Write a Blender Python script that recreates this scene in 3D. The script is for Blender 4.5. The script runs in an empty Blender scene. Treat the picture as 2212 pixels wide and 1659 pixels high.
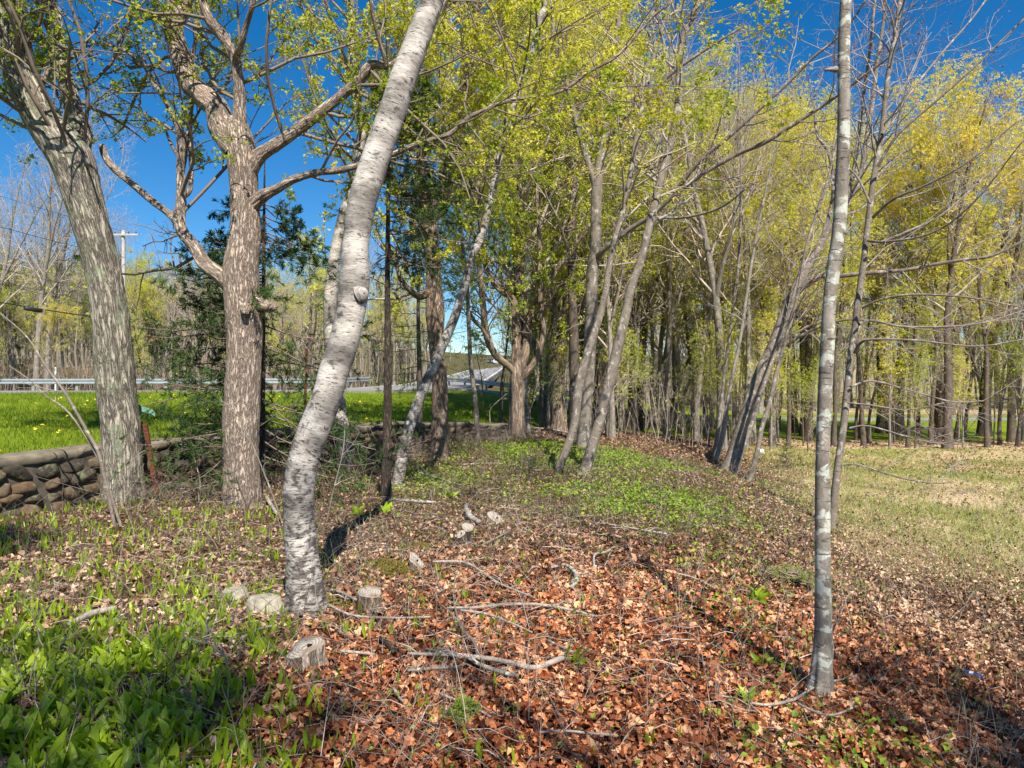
import bpy, math, random
import numpy as np
from mathutils import Vector, Matrix

# ------------------------------------------------------------------ camera, world, sun, exposure
scene = bpy.context.scene
COL = scene.collection
cam_d = bpy.data.cameras.new("camera"); cam = bpy.data.objects.new("camera", cam_d); COL.objects.link(cam)
cam.location = (0, 0, 2.0); cam.rotation_euler = (math.radians(90), 0, 0)
cam_d.sensor_width = 36.0; cam_d.lens = 36.0 * 1500 / 2212
cam_d.clip_start = 0.05; cam_d.clip_end = 3000
scene.camera = cam

SUN_EL = math.radians(50); SUN_AZ = math.radians(162)       # azimuth from +Y towards +X : behind the camera, a little right
world = bpy.data.worlds.new("World"); scene.world = world; world.use_nodes = True
wt = world.node_tree; wt.nodes.clear()
sky = wt.nodes.new('ShaderNodeTexSky'); sky.sky_type = 'NISHITA'; sky.sun_disc = False
sky.sun_elevation = SUN_EL; sky.sun_rotation = SUN_AZ
sky.air_density = 1.0; sky.dust_density = 0.15; sky.ozone_density = 3.0; sky.altitude = 800
hsv = wt.nodes.new('ShaderNodeHueSaturation'); hsv.inputs['Saturation'].default_value = 1.40; hsv.inputs['Value'].default_value = .68
bg = wt.nodes.new('ShaderNodeBackground'); bg.inputs['Strength'].default_value = 0.115
wo = wt.nodes.new('ShaderNodeOutputWorld')
wt.links.new(sky.outputs[0], hsv.inputs['Color']); wt.links.new(hsv.outputs[0], bg.inputs['Color']); wt.links.new(bg.outputs[0], wo.inputs[0])
sd = bpy.data.lights.new("sun", 'SUN'); sd.energy = 4.9; sd.angle = math.radians(0.5); sd.color = (1.0, 0.93, 0.82)
sun = bpy.data.objects.new("sun", sd); COL.objects.link(sun)
TOSUN = Vector((math.cos(SUN_EL) * math.sin(SUN_AZ), math.cos(SUN_EL) * math.cos(SUN_AZ), math.sin(SUN_EL)))
sun.rotation_euler = TOSUN.to_track_quat('Z', 'Y').to_euler()
scene.view_settings.view_transform = 'Standard'; scene.view_settings.look = 'None'
scene.view_settings.gamma = 1; scene.view_settings.exposure = 0.86
scene.cycles.max_bounces = 6; scene.cycles.transparent_max_bounces = 4

rng = np.random.default_rng(11); random.seed(5)
F = 1500.0; CX = 1106.0; CY = 829.5

# ------------------------------------------------------------------ small maths
def norm(v): return v / np.maximum(np.linalg.norm(v, axis=-1, keepdims=True), 1e-9)
def smooth(a, b, x):
    t = np.clip((x - a) / (b - a), 0, 1); return t * t * (3 - 2 * t)
def vnoise(p):
    p = np.asarray(p, dtype=np.float64); i = np.floor(p).astype(np.int64); f = p - i; f = f * f * (3 - 2 * f)
    def h(a, b, c):
        n = (a * 374761393 + b * 668265263 + c * 1274126177) & 0xffffffff
        n = ((n ^ (n >> 13)) * 1274126177) & 0xffffffff
        return ((n ^ (n >> 16)) & 0xffff) / 65535.0
    r = 0
    for dx in (0, 1):
        for dy in (0, 1):
            for dz in (0, 1):
                w = (f[..., 0] if dx else 1 - f[..., 0]) * (f[..., 1] if dy else 1 - f[..., 1]) * (f[..., 2] if dz else 1 - f[..., 2])
                r = r + w * h(i[..., 0] + dx, i[..., 1] + dy, i[..., 2] + dz)
    return r
def fbm(p, o=4):
    r = 0; a = .5
    for k in range(o): r = r + a * vnoise(p * 2 ** k + 17.3 * k); a *= .5
    return r
def fbm2(x, y, s, o=4):
    return fbm(np.stack([np.asarray(x, float) * s, np.asarray(y, float) * s, np.zeros_like(x, dtype=float) + 3.7], -1), o)

# ------------------------------------------------------------------ terrain
def rbf(pts):
    P = np.array(pts, float); X = P[:, :2]; n = len(P)
    d = np.linalg.norm(X[:, None] - X[None], axis=2)
    K = np.where(d > 0, d * d * np.log(d + 1e-12), 0) + np.eye(n) * .3
    A = np.zeros((n + 3, n + 3)); A[:n, :n] = K; A[:n, n] = 1; A[:n, n + 1:] = X; A[n, :n] = 1; A[n + 1:, :n] = X.T
    c = np.linalg.solve(A, np.concatenate([P[:, 2], np.zeros(3)]))
    def f(x, y):
        x = np.asarray(x, float); y = np.asarray(y, float); r = c[n] + c[n + 1] * x + c[n + 2] * y
        for k in range(n):
            d2 = (x - X[k, 0]) ** 2 + (y - X[k, 1]) ** 2
            r = r + c[k] * .5 * d2 * np.log(d2 + 1e-12)
        return r
    return f
FAR = [(-10, 100, 1.5), (-40, 100, 5), (-80, 160, 16), (0, 150, 4.2), (0, 240, 9.2), (40, 100, 0), (60, 160, 4), (100, 300, 15), (0, 400, 20), (-200, 300, 34), (200, 300, 20), (-4, 80, 1.6)]
G0 = rbf([(-3, 0, .05), (-6, 3, .1), (-6, 8, .05), (-9, 6, .1), (-9, -10, .1), (0, 0, 0), (0, 5, 0), (-2, 10, 0), (0, 10, 0), (1, 3.5, -.03), (0, 15, 0), (2, 12, 0), (-3, 16, 0),
          (4.2, 15, -.05), (3, 10, -.1), (2.3, 5, -.28), (2.3, 7, -.25), (4.5, 5, -.75), (5, 8, -.8), (5.5, 10, -.8), (7, 13, -.85), (4, 1, -.8), (8, 4, -.9), (7, 17, -.7),
          (10, 20, -.8), (6, 22, -.5), (2, 22, 0), (0, 26, 0), (10, 32, -.75), (20, 32, -.9), (15, 40, -.85), (25, 50, -.9), (11.3, 46, -.38), (6, 44, .2), (1.7, 46, 1.0),
          (3, 32, -.1), (1, 34, .2), (21.8, 55, -.8), (44, 60, -1.06), (30, 30, -1), (-60, 0, .5), (60, 0, -1), (0, -60, 0)] + FAR)
L0 = rbf([(-15, 4, .8), (-8.5, 11.5, .885), (-5.4, 16, .84), (-1.8, 25, .6), (0, 28, .3), (-22, 30, 1.51), (-10.8, 32, 1.5), (-5.2, 38, 1.48), (-3.5, 44, 1.6), (-20, 40, 1.62), (-60, 35, 1.6), (-60, 4, 1),
          (-10, 42, 1.55), (-25, 50, 1.2), (-15, 60, 1.2), (-6, 55, 1.6), (2, 46, 1.0), (6, 44, .2)] + FAR)
def wall_x(y): return -7.75 + 0.468 * (np.asarray(y, float) - 10.5)
def hgt(x, y):
    x = np.asarray(x, float); y = np.asarray(y, float)
    s = x - wall_x(np.clip(y, -50, 28)); wd = .22 + np.clip(y - 26, 0, 50) * .5
    m = 1 - smooth(-wd - .28, wd - .28, s)
    near = 1 - smooth(30, 60, y)
    b = (fbm2(x, y, .9, 3) - .45) * .10 * near + (fbm2(x + 40, y, .28, 2) - .4) * .16 * (1 - m) * near
    return G0(x, y) * (1 - m) + L0(x, y) * m + b * (1 - .7 * m)
def at(px, py, Y): return np.array([(px - CX) / F * Y, Y, 2.0 - (py - CY) / F * Y])
YS = np.concatenate([np.arange(2.5, 30, .05), np.arange(30, 260, .4)])
def gnd(px, py):                                    # where a line of sight meets the terrain
    z = 2 - (py - CY) / F * YS; h = hgt((px - CX) / F * YS, YS)
    k = np.argmax(z <= h) if np.any(z <= h) else len(YS) - 1
    Y = YS[k]; x = (px - CX) / F * Y; return np.array([x, Y, float(hgt(x, Y))])

# ------------------------------------------------------------------ mesh helpers
class MD:                                           # mesh data collector: verts, polygons, attributes
    def __init__(s): s.v = []; s.f = []; s.n = 0; s.bc = []; s.rn = []; s.ex = []
    def add(s, v, f, bc=None, rn=None, ex=None):
        v = np.asarray(v, float).reshape(-1, 3)
        s.v.append(v); s.f.append(np.asarray(f, np.int64) + s.n); s.n += len(v)
        s.bc.append(v.copy() if bc is None else np.asarray(bc, float).reshape(-1, 3))
        s.rn.append(np.zeros(len(v)) if rn is None else np.broadcast_to(np.asarray(rn, float), (len(v),)))
        s.ex.append(np.zeros(len(v)) if ex is None else np.broadcast_to(np.asarray(ex, float), (len(v),)))
    def merge(s, o):
        for v, f, b, r, e in zip(o.v, o.f, o.bc, o.rn, o.ex): pass
    def mesh(s, name, mat, origin=(0, 0, 0), smooth_=True):
        me = bpy.data.meshes.new(name)
        if not s.v: s.add(np.zeros((3, 3)), np.array([[0, 1, 2]]))
        V = np.concatenate(s.v) - np.asarray(origin, float)
        loops = np.concatenate([f.reshape(-1) for f in s.f]); sizes = np.concatenate([np.full(len(f), f.shape[1]) for f in s.f])
        me.vertices.add(len(V)); me.vertices.foreach_set('co', V.astype(np.float32).ravel())
        me.loops.add(len(loops)); me.loops.foreach_set('vertex_index', loops.astype(np.int32))
        me.polygons.add(len(sizes)); me.polygons.foreach_set('loop_start', (np.cumsum(sizes) - sizes).astype(np.int32))
        me.update(calc_edges=True)
        me.polygons.foreach_set('use_smooth', np.full(len(sizes), smooth_))
        a = me.attributes.new('bc', 'FLOAT_VECTOR', 'POINT'); a.data.foreach_set('vector', np.concatenate(s.bc).astype(np.float32).ravel())
        a = me.attributes.new('rnd', 'FLOAT', 'POINT'); a.data.foreach_set('value', np.concatenate(s.rn).astype(np.float32))
        a = me.attributes.new('ext', 'FLOAT', 'POINT'); a.data.foreach_set('value', np.concatenate(s.ex).astype(np.float32))
        for m in (mat if isinstance(mat, (list, tuple)) else [mat]): me.materials.append(m)
        return me
def mobj(name, md, mat, parent=None, origin=(0, 0, 0), smooth_=True, label=None):
    me = md.mesh(name, mat, origin, smooth_) if isinstance(md, MD) else md
    o = bpy.data.objects.new(name, me); COL.objects.link(o)
    if parent is not None: o.parent = parent
    else: o.location = origin
    if label: o['label'] = label
    return o
def tag(o, label, cat, group=None, kind=None):
    if label: o['label'] = label
    if cat: o['category'] = cat
    if group: o['group'] = group
    if kind: o['kind'] = kind
    return o
def thing(name, loc, label, cat, group=None, rz=0, sc=1):
    o = bpy.data.objects.new(name, None); o.empty_display_size = .2; COL.objects.link(o)
    o.location = tuple(float(c) for c in loc); o.rotation_euler = (0, 0, rz); o.scale = (sc, sc, sc)
    return tag(o, label, cat, group)

def tubes(md, P, R, sides=5, cap=False, rn=None, s0=0.0, ex=None):         # batch of tubes  P (T,n,3)  R (T,n)
    P = np.asarray(P, float); R = np.asarray(R, float)
    T, n, _ = P.shape
    if T == 0: return
    tg = np.empty_like(P); tg[:, 1:-1] = P[:, 2:] - P[:, :-2]; tg[:, 0] = P[:, 1] - P[:, 0]; tg[:, -1] = P[:, -1] - P[:, -2]; tg = norm(tg)
    mt = np.abs(tg.mean(1)); ref = np.zeros((T, 3)); ref[np.arange(T), np.argmin(mt, 1)] = 1; ref = np.repeat(ref[:, None], n, 1)
    a = norm(np.cross(tg, ref)); b = np.cross(tg, a)
    th = np.arange(sides) * 2 * np.pi / sides
    c, s = np.cos(th), np.sin(th)
    V = P[:, :, None] + R[:, :, None, None] * (a[:, :, None] * c[:, None] + b[:, :, None] * s[:, None])
    sl = np.concatenate([np.zeros((T, 1)), np.cumsum(np.linalg.norm(np.diff(P, axis=1), axis=2), 1)], 1) + s0
    off = rng.random((T, 1, 1)) * 20 * (T > 1)
    bc = np.stack([R[:, :, None] * c + off, R[:, :, None] * s + off, np.repeat(sl[:, :, None], sides, 2) + off], -1)
    idx = np.arange(T * n * sides).reshape(T, n, sides); nx = np.roll(idx, -1, 2)
    Fq = np.stack([idx[:, :-1], nx[:, :-1], nx[:, 1:], idx[:, 1:]], -1).reshape(-1, 4)
    r = rng.random(T) if rn is None else np.broadcast_to(np.asarray(rn, float), (T,))
    rr = np.repeat(r, n * sides)
    md.add(V, Fq, bc, rr, ex)
    if cap:
        cidx = []
        k = md.n
        for e in (0, n - 1):
            ring = idx[:, e] if e else idx[:, e][:, ::-1]
            md.f.append(ring.reshape(T, sides) + (k - T * n * sides))
def catmull(P, W, step):
    P = np.asarray(P, float); W = np.asarray(W, float)
    Q = np.concatenate([P, W[:, None]], 1); Q = np.concatenate([[2 * Q[0] - Q[1]], Q, [2 * Q[-1] - Q[-2]]])
    out = []
    for i in range(1, len(Q) - 2):
        k = max(1, int(math.ceil(np.linalg.norm(Q[i + 1, :3] - Q[i, :3]) / step))); t = (np.arange(k) / k)[:, None]
        p0, p1, p2, p3 = Q[i - 1], Q[i], Q[i + 1], Q[i + 2]
        out.append(.5 * (2 * p1 + (p2 - p0) * t + (2 * p0 - 5 * p1 + 4 * p2 - p3) * t ** 2 + (3 * p1 - p0 - 3 * p2 + p3) * t ** 3))
    out.append(Q[-2][None]); o = np.concatenate(out); return o[:, :3], np.maximum(o[:, 3], .002)
def limb(md, P, R, step=.06, sides=24, rough=.03, bark='furrow', s0=0, flare=0, cap=True):
    P, R = catmull(P, R, step)
    n = len(P); tmp = MD(); tubes(tmp, P[None], R[None], sides, False, None, s0)
    V = tmp.v[0].reshape(n, sides, 3); bc = tmp.bc[0].reshape(n, sides, 3)
    rad = norm(V - P[:, None]); q = bc.copy(); sd_ = abs(P[0, 0]) * 13 + R[0] * 91
    if bark == 'furrow':
        q1 = np.stack([q[..., 0] * 17, q[..., 1] * 17, q[..., 2] * 3.2], -1) + sd_
        d = np.abs(fbm(q1, 3) - .45) * 2.2; d = np.clip(d, 0, .5) * .030 - .008
    else:
        q1 = np.stack([q[..., 0] * 9, q[..., 1] * 9, q[..., 2] * 12], -1) + sd_; d = (fbm(q1, 3) - .45) * .008
    low = (fbm(np.stack([q[..., 0] * 2.6, q[..., 1] * 2.6, q[..., 2] * 1.3], -1) + sd_, 3) - .45) * rough * 2.2
    k = np.minimum(R / .25, 1)[:, None]
    rr = d * np.minimum(R / .1, 1)[:, None] + low * R[:, None] * 3 * (.4 + .6 * k)
    if flare:
        th = np.arange(sides) * 2 * np.pi / sides; sl = bc[:, :1, 2] - s0
        lob = .55 + .45 * np.cos(th * 5 + sd_) * np.cos(th * 2 + sd_ * 2)
        rr = rr + R[:, None] * flare * np.exp(-sl / (.16 + R[0] * .5)) * lob[None]
    V = V + rad * rr[..., None]
    md.add(V, tmp.f[0], bc, .5)
    if cap: md.f.append((np.arange(sides) + (md.n - sides))[None])
    return P, R
def spawn(P, R, k, L, ang, up=0.0, tmin=.15, tmax=1.0, n=5, curv=.18, rk=.6, rend=.3, rmin=.0025, g=None, pow_=1.0, wander=0):
    T, m, _ = P.shape
    if T == 0: return P[:, :1].repeat(n, 1), R[:, :1].repeat(n, 1)
    t = (np.arange(k)[None] + g.random((T, k))) / k * (tmax - tmin) + tmin; x = t * (m - 1) * .9999; i = np.floor(x).astype(int); f = (x - i)[..., None]
    ar = np.arange(T)[:, None]; p = P[ar, i] * (1 - f) + P[ar, i + 1] * f; r = R[ar, i] * (1 - f[..., 0]) + R[ar, i + 1] * f[..., 0]
    tg = norm(P[ar, i + 1] - P[ar, i]); rv = norm(g.normal(size=tg.shape)); pe = norm(rv - tg * (rv * tg).sum(-1, keepdims=True))
    a = ang * (0.75 + .5 * g.random((T, k, 1))); d = norm(tg * np.cos(a) + pe * np.sin(a) + np.array([0, 0, up]))
    plen = np.linalg.norm(P[:, -1] - P[:, 0], axis=1)[:, None]
    ln = (L(t) if callable(L) else L * plen * (1 - .55 * t)) * (.6 + .7 * g.random((T, k)))
    out = np.empty((T, k, n, 3)); out[:, :, 0] = p; st = (ln / (n - 1))[..., None]
    for j in range(1, n):
        out[:, :, j] = out[:, :, j - 1] + d * st
        d = norm(d + g.normal(size=d.shape) * curv + np.array([0, 0, up * .35]))
    rs = np.maximum(r * rk, rmin)
    rad = rs[..., None] * (1 - (1 - rend) * np.linspace(0, 1, n) ** pow_)
    return out.reshape(T * k, n, 3), np.maximum(rad, rmin * .6).reshape(T * k, n)

def rotmats(g, N, tilt=None, up_bias=0):
    q = norm(g.normal(size=(N, 3)) + np.array([0, 0, up_bias])); r = norm(g.normal(size=(N, 3)))
    x = norm(np.cross(r, q)); y = np.cross(q, x)
    return np.stack([x, y, q], -1)
def inst(md, tv, tf, pos, M, sc, rn, ex=None):
    N = len(pos)
    if N == 0: return
    sc = np.asarray(sc, float)
    if sc.ndim == 1: sc = sc[:, None]
    V = np.einsum('nij,nkj->nki', M, tv[None] * sc[:, None]) + pos[:, None]
    k = len(tv); f = (tf[None] + (np.arange(N) * k)[:, None, None]).reshape(-1, tf.shape[1])
    md.add(V, f, np.broadcast_to(tv[None], (N, k, 3)), np.repeat(rn, k), None if ex is None else np.repeat(ex, k))
def lobed(nl, depth, curl, g, asp=1.0, narrow=.8):          # fan of triangles, centre + rim
    k = nl * 2; a = np.arange(k) * 2 * np.pi / k + .2; r = np.where(np.arange(k) % 2 == 0, 1, depth) * (.8 + .35 * g.random(k)) * .5
    v = np.stack([r * np.cos(a) * narrow, r * np.sin(a) * asp, curl * (g.random(k) - .35) + curl * .6 * np.cos(a * 2)], 1)
    v = np.concatenate([[[0, 0, -curl * .3]], v]); f = np.array([[0, i + 1, (i + 1) % k + 1] for i in range(k)]); return v, f
tgen = np.random.default_rng(3)
LEAF_MAPLE = lobed(5, .52, .12, tgen)
LEAF_LIT = [lobed(5, .5 + .1 * i, .10 + .07 * i, tgen, 1.0, .75) for i in range(5)]
LEAF_Q = (np.array([[-.5, 0, 0], [0, -.38, .1], [.5, 0, 0], [0, .42, .12]]), np.array([[0, 1, 2, 3]]))
TUFT = (lambda: (np.array([[0, 0, 0], [.5, .1, .1], [.25, .5, .2], [0, 0, 0], [-.2, .5, .2], [-.5, .2, 0], [0, 0, 0], [-.4, -.4, .15], [.05, -.55, .1], [0, 0, 0], [.2, -.3, .4], [.45, -.25, .3]]),
                 np.array([[0, 1, 2], [3, 4, 5], [6, 7, 8], [9, 10, 11]])))()

# ------------------------------------------------------------------ materials
def nm(name):
    m = bpy.data.materials.new(name); m.use_nodes = True; nt = m.node_tree; nt.nodes.clear(); return m, nt
def N(nt, t, **kw):
    n = nt.nodes.new(t)
    for k, v in kw.items():
        if k in n.inputs.keys(): n.inputs[k].default_value = v
        else: setattr(n, k, v)
    return n
def ramp(nt, src, stops):
    r = nt.nodes.new('ShaderNodeValToRGB'); e = r.color_ramp.elements
    while len(e) < len(stops): e.new(.5)
    for x, (p, c) in zip(e, stops): x.position = p; x.color = (c if isinstance(c, (tuple, list)) else (c, c, c)) + ((1,) if isinstance(c, (tuple, list)) else ()) if isinstance(c, tuple) else (c, c, c, 1)
    nt.links.new(src, r.inputs[0]); return r.outputs[0]
def mixc(nt, fac, a, b, mode='MIX'):
    m = nt.nodes.new('ShaderNodeMix'); m.data_type = 'RGBA'; m.blend_type = mode
    for s, k in ((fac, 0), (a, 6), (b, 7)):
        if isinstance(s, bpy.types.NodeSocket): nt.links.new(s, m.inputs[k])
        else: m.inputs[k].default_value = s if k == 0 else tuple(s) + (1,)
    return m.outputs[2]
def attr(nt, name, out='Vector'):
    a = nt.nodes.new('ShaderNodeAttribute'); a.attribute_name = name; return a.outputs[out]
def mapn(nt, src, sc, loc=(0, 0, 0)):
    m = nt.nodes.new('ShaderNodeMapping'); m.inputs['Scale'].default_value = sc; m.inputs['Location'].default_value = loc; nt.links.new(src, m.inputs[0]); return m.outputs[0]
def noise(nt, src, scale, detail=4, rough=.55, dist=0):
    n = nt.nodes.new('ShaderNodeTexNoise'); n.inputs['Scale'].default_value = scale; n.inputs['Detail'].default_value = detail; n.inputs['Roughness'].default_value = rough; n.inputs['Distortion'].default_value = dist
    nt.links.new(src, n.inputs['Vector']); return n.outputs['Fac']
def mth(nt, op, a, b=0.0, clamp=False):
    m = nt.nodes.new('ShaderNodeMath'); m.operation = op; m.use_clamp = clamp
    for s, k in ((a, 0), (b, 1)):
        if isinstance(s, bpy.types.NodeSocket): nt.links.new(s, m.inputs[k])
        else: m.inputs[k].default_value = s
    return m.outputs[0]
def finish(nt, col, rough=.85, bump=None, bs=.5, bd=.02, spec=.25, metal=0):
    b = nt.nodes.new('ShaderNodeBsdfPrincipled'); b.inputs['Roughness'].default_value = rough; b.inputs['Specular IOR Level'].default_value = spec; b.inputs['Metallic'].default_value = metal
    if isinstance(col, bpy.types.NodeSocket): nt.links.new(col, b.inputs['Base Color'])
    else: b.inputs['Base Color'].default_value = tuple(col) + (1,)
    if bump is not None:
        u = nt.nodes.new('ShaderNodeBump'); u.inputs['Strength'].default_value = bs; u.inputs['Distance'].default_value = bd
        nt.links.new(bump, u.inputs['Height']); nt.links.new(u.outputs[0], b.inputs['Normal'])
    o = nt.nodes.new('ShaderNodeOutputMaterial'); nt.links.new(b.outputs[0], o.inputs[0]); return b
def furrow(name, dark, light, fx=22, fz=3.2, lichen=None, lthr=.6):
    m, nt = nm(name); bc = attr(nt, 'bc')
    n1 = noise(nt, mapn(nt, bc, (fx, fx, fz)), 1, 6, .62, .5)
    v = mth(nt, 'ABSOLUTE', mth(nt, 'SUBTRACT', n1, .5)); v = mth(nt, 'MULTIPLY', v, 9, True)
    n2 = noise(nt, mapn(nt, bc, (fx * 2.6, fx * 2.6, fz * 7)), 1, 5, .7)
    n3 = noise(nt, bc, 2.2, 3)
    c = ramp(nt, v, [(0, dark), (.3, tuple(.55 * d + .45 * l for d, l in zip(dark, light))), (1, light)])
    c = mixc(nt, .8, c, ramp(nt, n2, [(.3, (.62, .6, .58)), (.6, (1.25, 1.22, 1.18))]), 'MULTIPLY')
    c = mixc(nt, .6, c, ramp(nt, n3, [(.3, (.72, .72, .74)), (.7, (1.15, 1.12, 1.05))]), 'MULTIPLY')
    if lichen:
        l = ramp(nt, noise(nt, mapn(nt, bc, (5, 5, 3)), 1, 7, .7), [(lthr - .03, 0.0), (lthr + .05, 1.0)])
        c = mixc(nt, mth(nt, 'MULTIPLY', l, .75), c, lichen)
    h = mth(nt, 'ADD', v, mth(nt, 'MULTIPLY', n2, .6)); finish(nt, c, .9, h, .9, .02); return m
def birchm(name, white, grey, dens=.5, basedark=1.0, scale=1.0):
    m, nt = nm(name); bc = attr(nt, 'bc')
    sep = nt.nodes.new('ShaderNodeSeparateXYZ'); nt.links.new(bc, sep.inputs[0])
    base = ramp(nt, mth(nt, 'MULTIPLY', sep.outputs[2], .5), [(0, 1.0), (.62, .62), (1, .12)]) if basedark else None
    n0 = noise(nt, mapn(nt, bc, (3, 3, 5)), scale, 5, .6)
    c = ramp(nt, n0, [(.3, grey), (.62, white)])
    fine = noise(nt, mapn(nt, bc, (14, 14, 120)), scale, 4, .65)
    c = mixc(nt, .85, c, ramp(nt, fine, [(.33, (.55, .52, .5)), (.6, (1.12, 1.1, 1.08))]), 'MULTIPLY')
    d1 = noise(nt, mapn(nt, bc, (11, 11, 62)), scale, 3, .6)
    f1 = ramp(nt, d1, [(dens + .12, 0.0), (dens + .17, 1.0)])
    d2 = noise(nt, mapn(nt, bc, (5.5, 5.5, 7.5)), scale, 5, .72, .6)
    if base is not None: d2 = mth(nt, 'ADD', d2, mth(nt, 'MULTIPLY', base, .13))
    f2 = ramp(nt, d2, [(.575, 0.0), (.66, 1.0)])
    d3 = noise(nt, mapn(nt, bc, (16, 16, 55)), scale, 4, .7)
    if base is not None: d3 = mth(nt, 'ADD', d3, mth(nt, 'MULTIPLY', base, .10))
    f3 = ramp(nt, d3, [(.62, 0.0), (.70, 1.0)])
    bb = ramp(nt, noise(nt, mapn(nt, bc, (1.6, 1.6, 3.6)), scale, 4, .6), [(.44, (1.08, 1.07, 1.05)), (.53, (.66, .64, .62)), (.62, (.30, .28, .27))])
    c = mixc(nt, .8, c, bb, 'MULTIPLY')
    c = mixc(nt, f1, c, (.035, .03, .028)); c = mixc(nt, mth(nt, 'MULTIPLY', f2, .85), c, (.05, .042, .036)); c = mixc(nt, f3, c, (.055, .045, .038))
    h = mth(nt, 'SUBTRACT', mth(nt, 'MULTIPLY', fine, .5), mth(nt, 'ADD', f1, f3)); finish(nt, c, .75, h, .6, .012, .3); return m
def smoothbark(name, a, b, patch, thr=.56, line=True, pscale=(8, 8, 6)):
    m, nt = nm(name); bc = attr(nt, 'bc')
    c = ramp(nt, noise(nt, mapn(nt, bc, (7, 7, 3)), 1, 6, .65), [(.3, a), (.7, b)])
    p = ramp(nt, noise(nt, mapn(nt, bc, pscale), 1.0, 6, .62, .4), [(thr - .02, 0.0), (thr + .03, 1.0)])
    c = mixc(nt, mth(nt, 'MULTIPLY', p, .85), c, patch)
    d = ramp(nt, noise(nt, mapn(nt, bc, (9, 9, 46)), 1, 3, .6), [(.60, 0.0), (.68, 1.0)])
    if line: c = mixc(nt, mth(nt, 'MULTIPLY', d, .8), c, (.05, .042, .035))
    fine = noise(nt, mapn(nt, bc, (60, 60, 25)), 1, 4, .7)
    c = mixc(nt, .7, c, ramp(nt, fine, [(.3, (.6, .6, .6)), (.7, (1.2, 1.2, 1.2))]), 'MULTIPLY')
    finish(nt, c, .85, mth(nt, 'SUBTRACT', fine, d), .5, .008); return m
def leafm(name, stops, transl=.35, warm=None, rough=.6, objvar=.0, spec=.3):
    m, nt = nm(name); r = attr(nt, 'rnd', 'Fac')
    if objvar:
        oi = nt.nodes.new('ShaderNodeObjectInfo'); r = mth(nt, 'ADD', r, mth(nt, 'MULTIPLY', mth(nt, 'SUBTRACT', oi.outputs['Random'], .5), objvar), True)
    c = ramp(nt, r, stops)
    if warm: c = mixc(nt, attr(nt, 'ext', 'Fac'), c, ramp(nt, r, warm))
    tc = nt.nodes.new('ShaderNodeTexCoord')
    b = nt.nodes.new('ShaderNodeBsdfPrincipled'); b.inputs['Roughness'].default_value = rough; b.inputs['Specular IOR Level'].default_value = spec; nt.links.new(c, b.inputs['Base Color'])
    t = nt.nodes.new('ShaderNodeBsdfTranslucent'); nt.links.new(c, t.inputs['Color'])
    mx = nt.nodes.new('ShaderNodeMixShader'); mx.inputs[0].default_value = transl; nt.links.new(b.outputs[0], mx.inputs[1]); nt.links.new(t.outputs[0], mx.inputs[2])
    o = nt.nodes.new('ShaderNodeOutputMaterial'); nt.links.new(mx.outputs[0], o.inputs[0]); return m
def plain(name, col, rough=.7, metal=0, var=.25, sc=8, bs=.2):
    m, nt = nm(name); tc = nt.nodes.new('ShaderNodeTexCoord'); n = noise(nt, tc.outputs['Object'], sc, 5, .6)
    c = mixc(nt, 1.0, col, ramp(nt, n, [(.3, (1 - var,) * 3), (.7, (1 + var,) * 3)]), 'MULTIPLY'); finish(nt, c, rough, n, bs, .01, .4, metal); return m

M = {}
M['oak'] = furrow('bark_grey_ridged', (.055, .046, .038), (.46, .42, .35), 19, 3.0, (.33, .37, .24), .57)
M['maple'] = furrow('bark_tan_scaly', (.11, .082, .065), (.54, .445, .37), 25, 5, (.46, .42, .33), .66)
M['brown'] = furrow('bark_brown_scaly', (.07, .05, .038), (.38, .29, .225), 22, 4.2)
M['cedar'] = furrow('bark_shreddy', (.075, .055, .042), (.44, .34, .265), 20, 1.6)
M['dark'] = furrow('bark_dark', (.028, .022, .018), (.115, .092, .075), 22, 5)
M['birch'] = birchm('bark_white_birch', (.58, .55, .51), (.27, .25, .23), .505)
M['birch2'] = birchm('bark_grey_birch', (.50, .48, .45), (.24, .22, .2), .47)
M['lichen'] = smoothbark('bark_mottled_lichen', (.13, .11, .09), (.36, .32, .27), (.54, .56, .49), .53, True, (7, 7, 10))
M['young'] = smoothbark('bark_young_maple', (.13, .105, .085), (.29, .245, .20), (.44, .41, .36), .58)
M['far'] = smoothbark('bark_far_grey', (.16, .135, .11), (.33, .29, .24), (.42, .40, .36), .6, False)
M['farbrown'] = smoothbark('bark_far_brown', (.07, .054, .043), (.17, .135, .108), (.24, .2, .17), .62, False)
M['twig'] = plain('twig_bark', (.20, .155, .12), .85, 0, .3, 5)
M['twiggrey'] = plain('twig_grey', (.30, .265, .235), .85, 0, .3, 5)
M['stickw'] = plain('weathered_wood', (.33, .28, .24), .85, 0, .4, 14)
M['twiglt'] = plain('twig_pale', (.40, .33, .27), .85, 0, .35, 3)
M['twigred'] = plain('twig_reddish', (.22, .12, .12), .85, 0, .3, 5)
M['leaf'] = leafm('leaf_maple_green', [(0, (.14, .24, .012)), (.5, (.40, .46, .024)), (.85, (.62, .58, .04)), (1, (.56, .33, .05))], .5)
M['leafy'] = leafm('leaf_spring_yellow', [(0, (.40, .46, .035)), (.5, (.66, .65, .06)), (1, (.80, .74, .12))], .5, None, .6, .5)
M['leafo'] = leafm('leaf_spring_gold', [(0, (.48, .47, .045)), (.5, (.72, .64, .07)), (1, (.84, .68, .13))], .5, None, .6, .4)
M['leafg'] = leafm('leaf_light_green', [(0, (.24, .36, .025)), (.6, (.48, .56, .04)), (1, (.66, .66, .07))], .5, None, .6, .4)
M['budred'] = leafm('bud_red', [(0, (.20, .06, .06)), (1, (.34, .14, .12))], .3)
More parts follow.
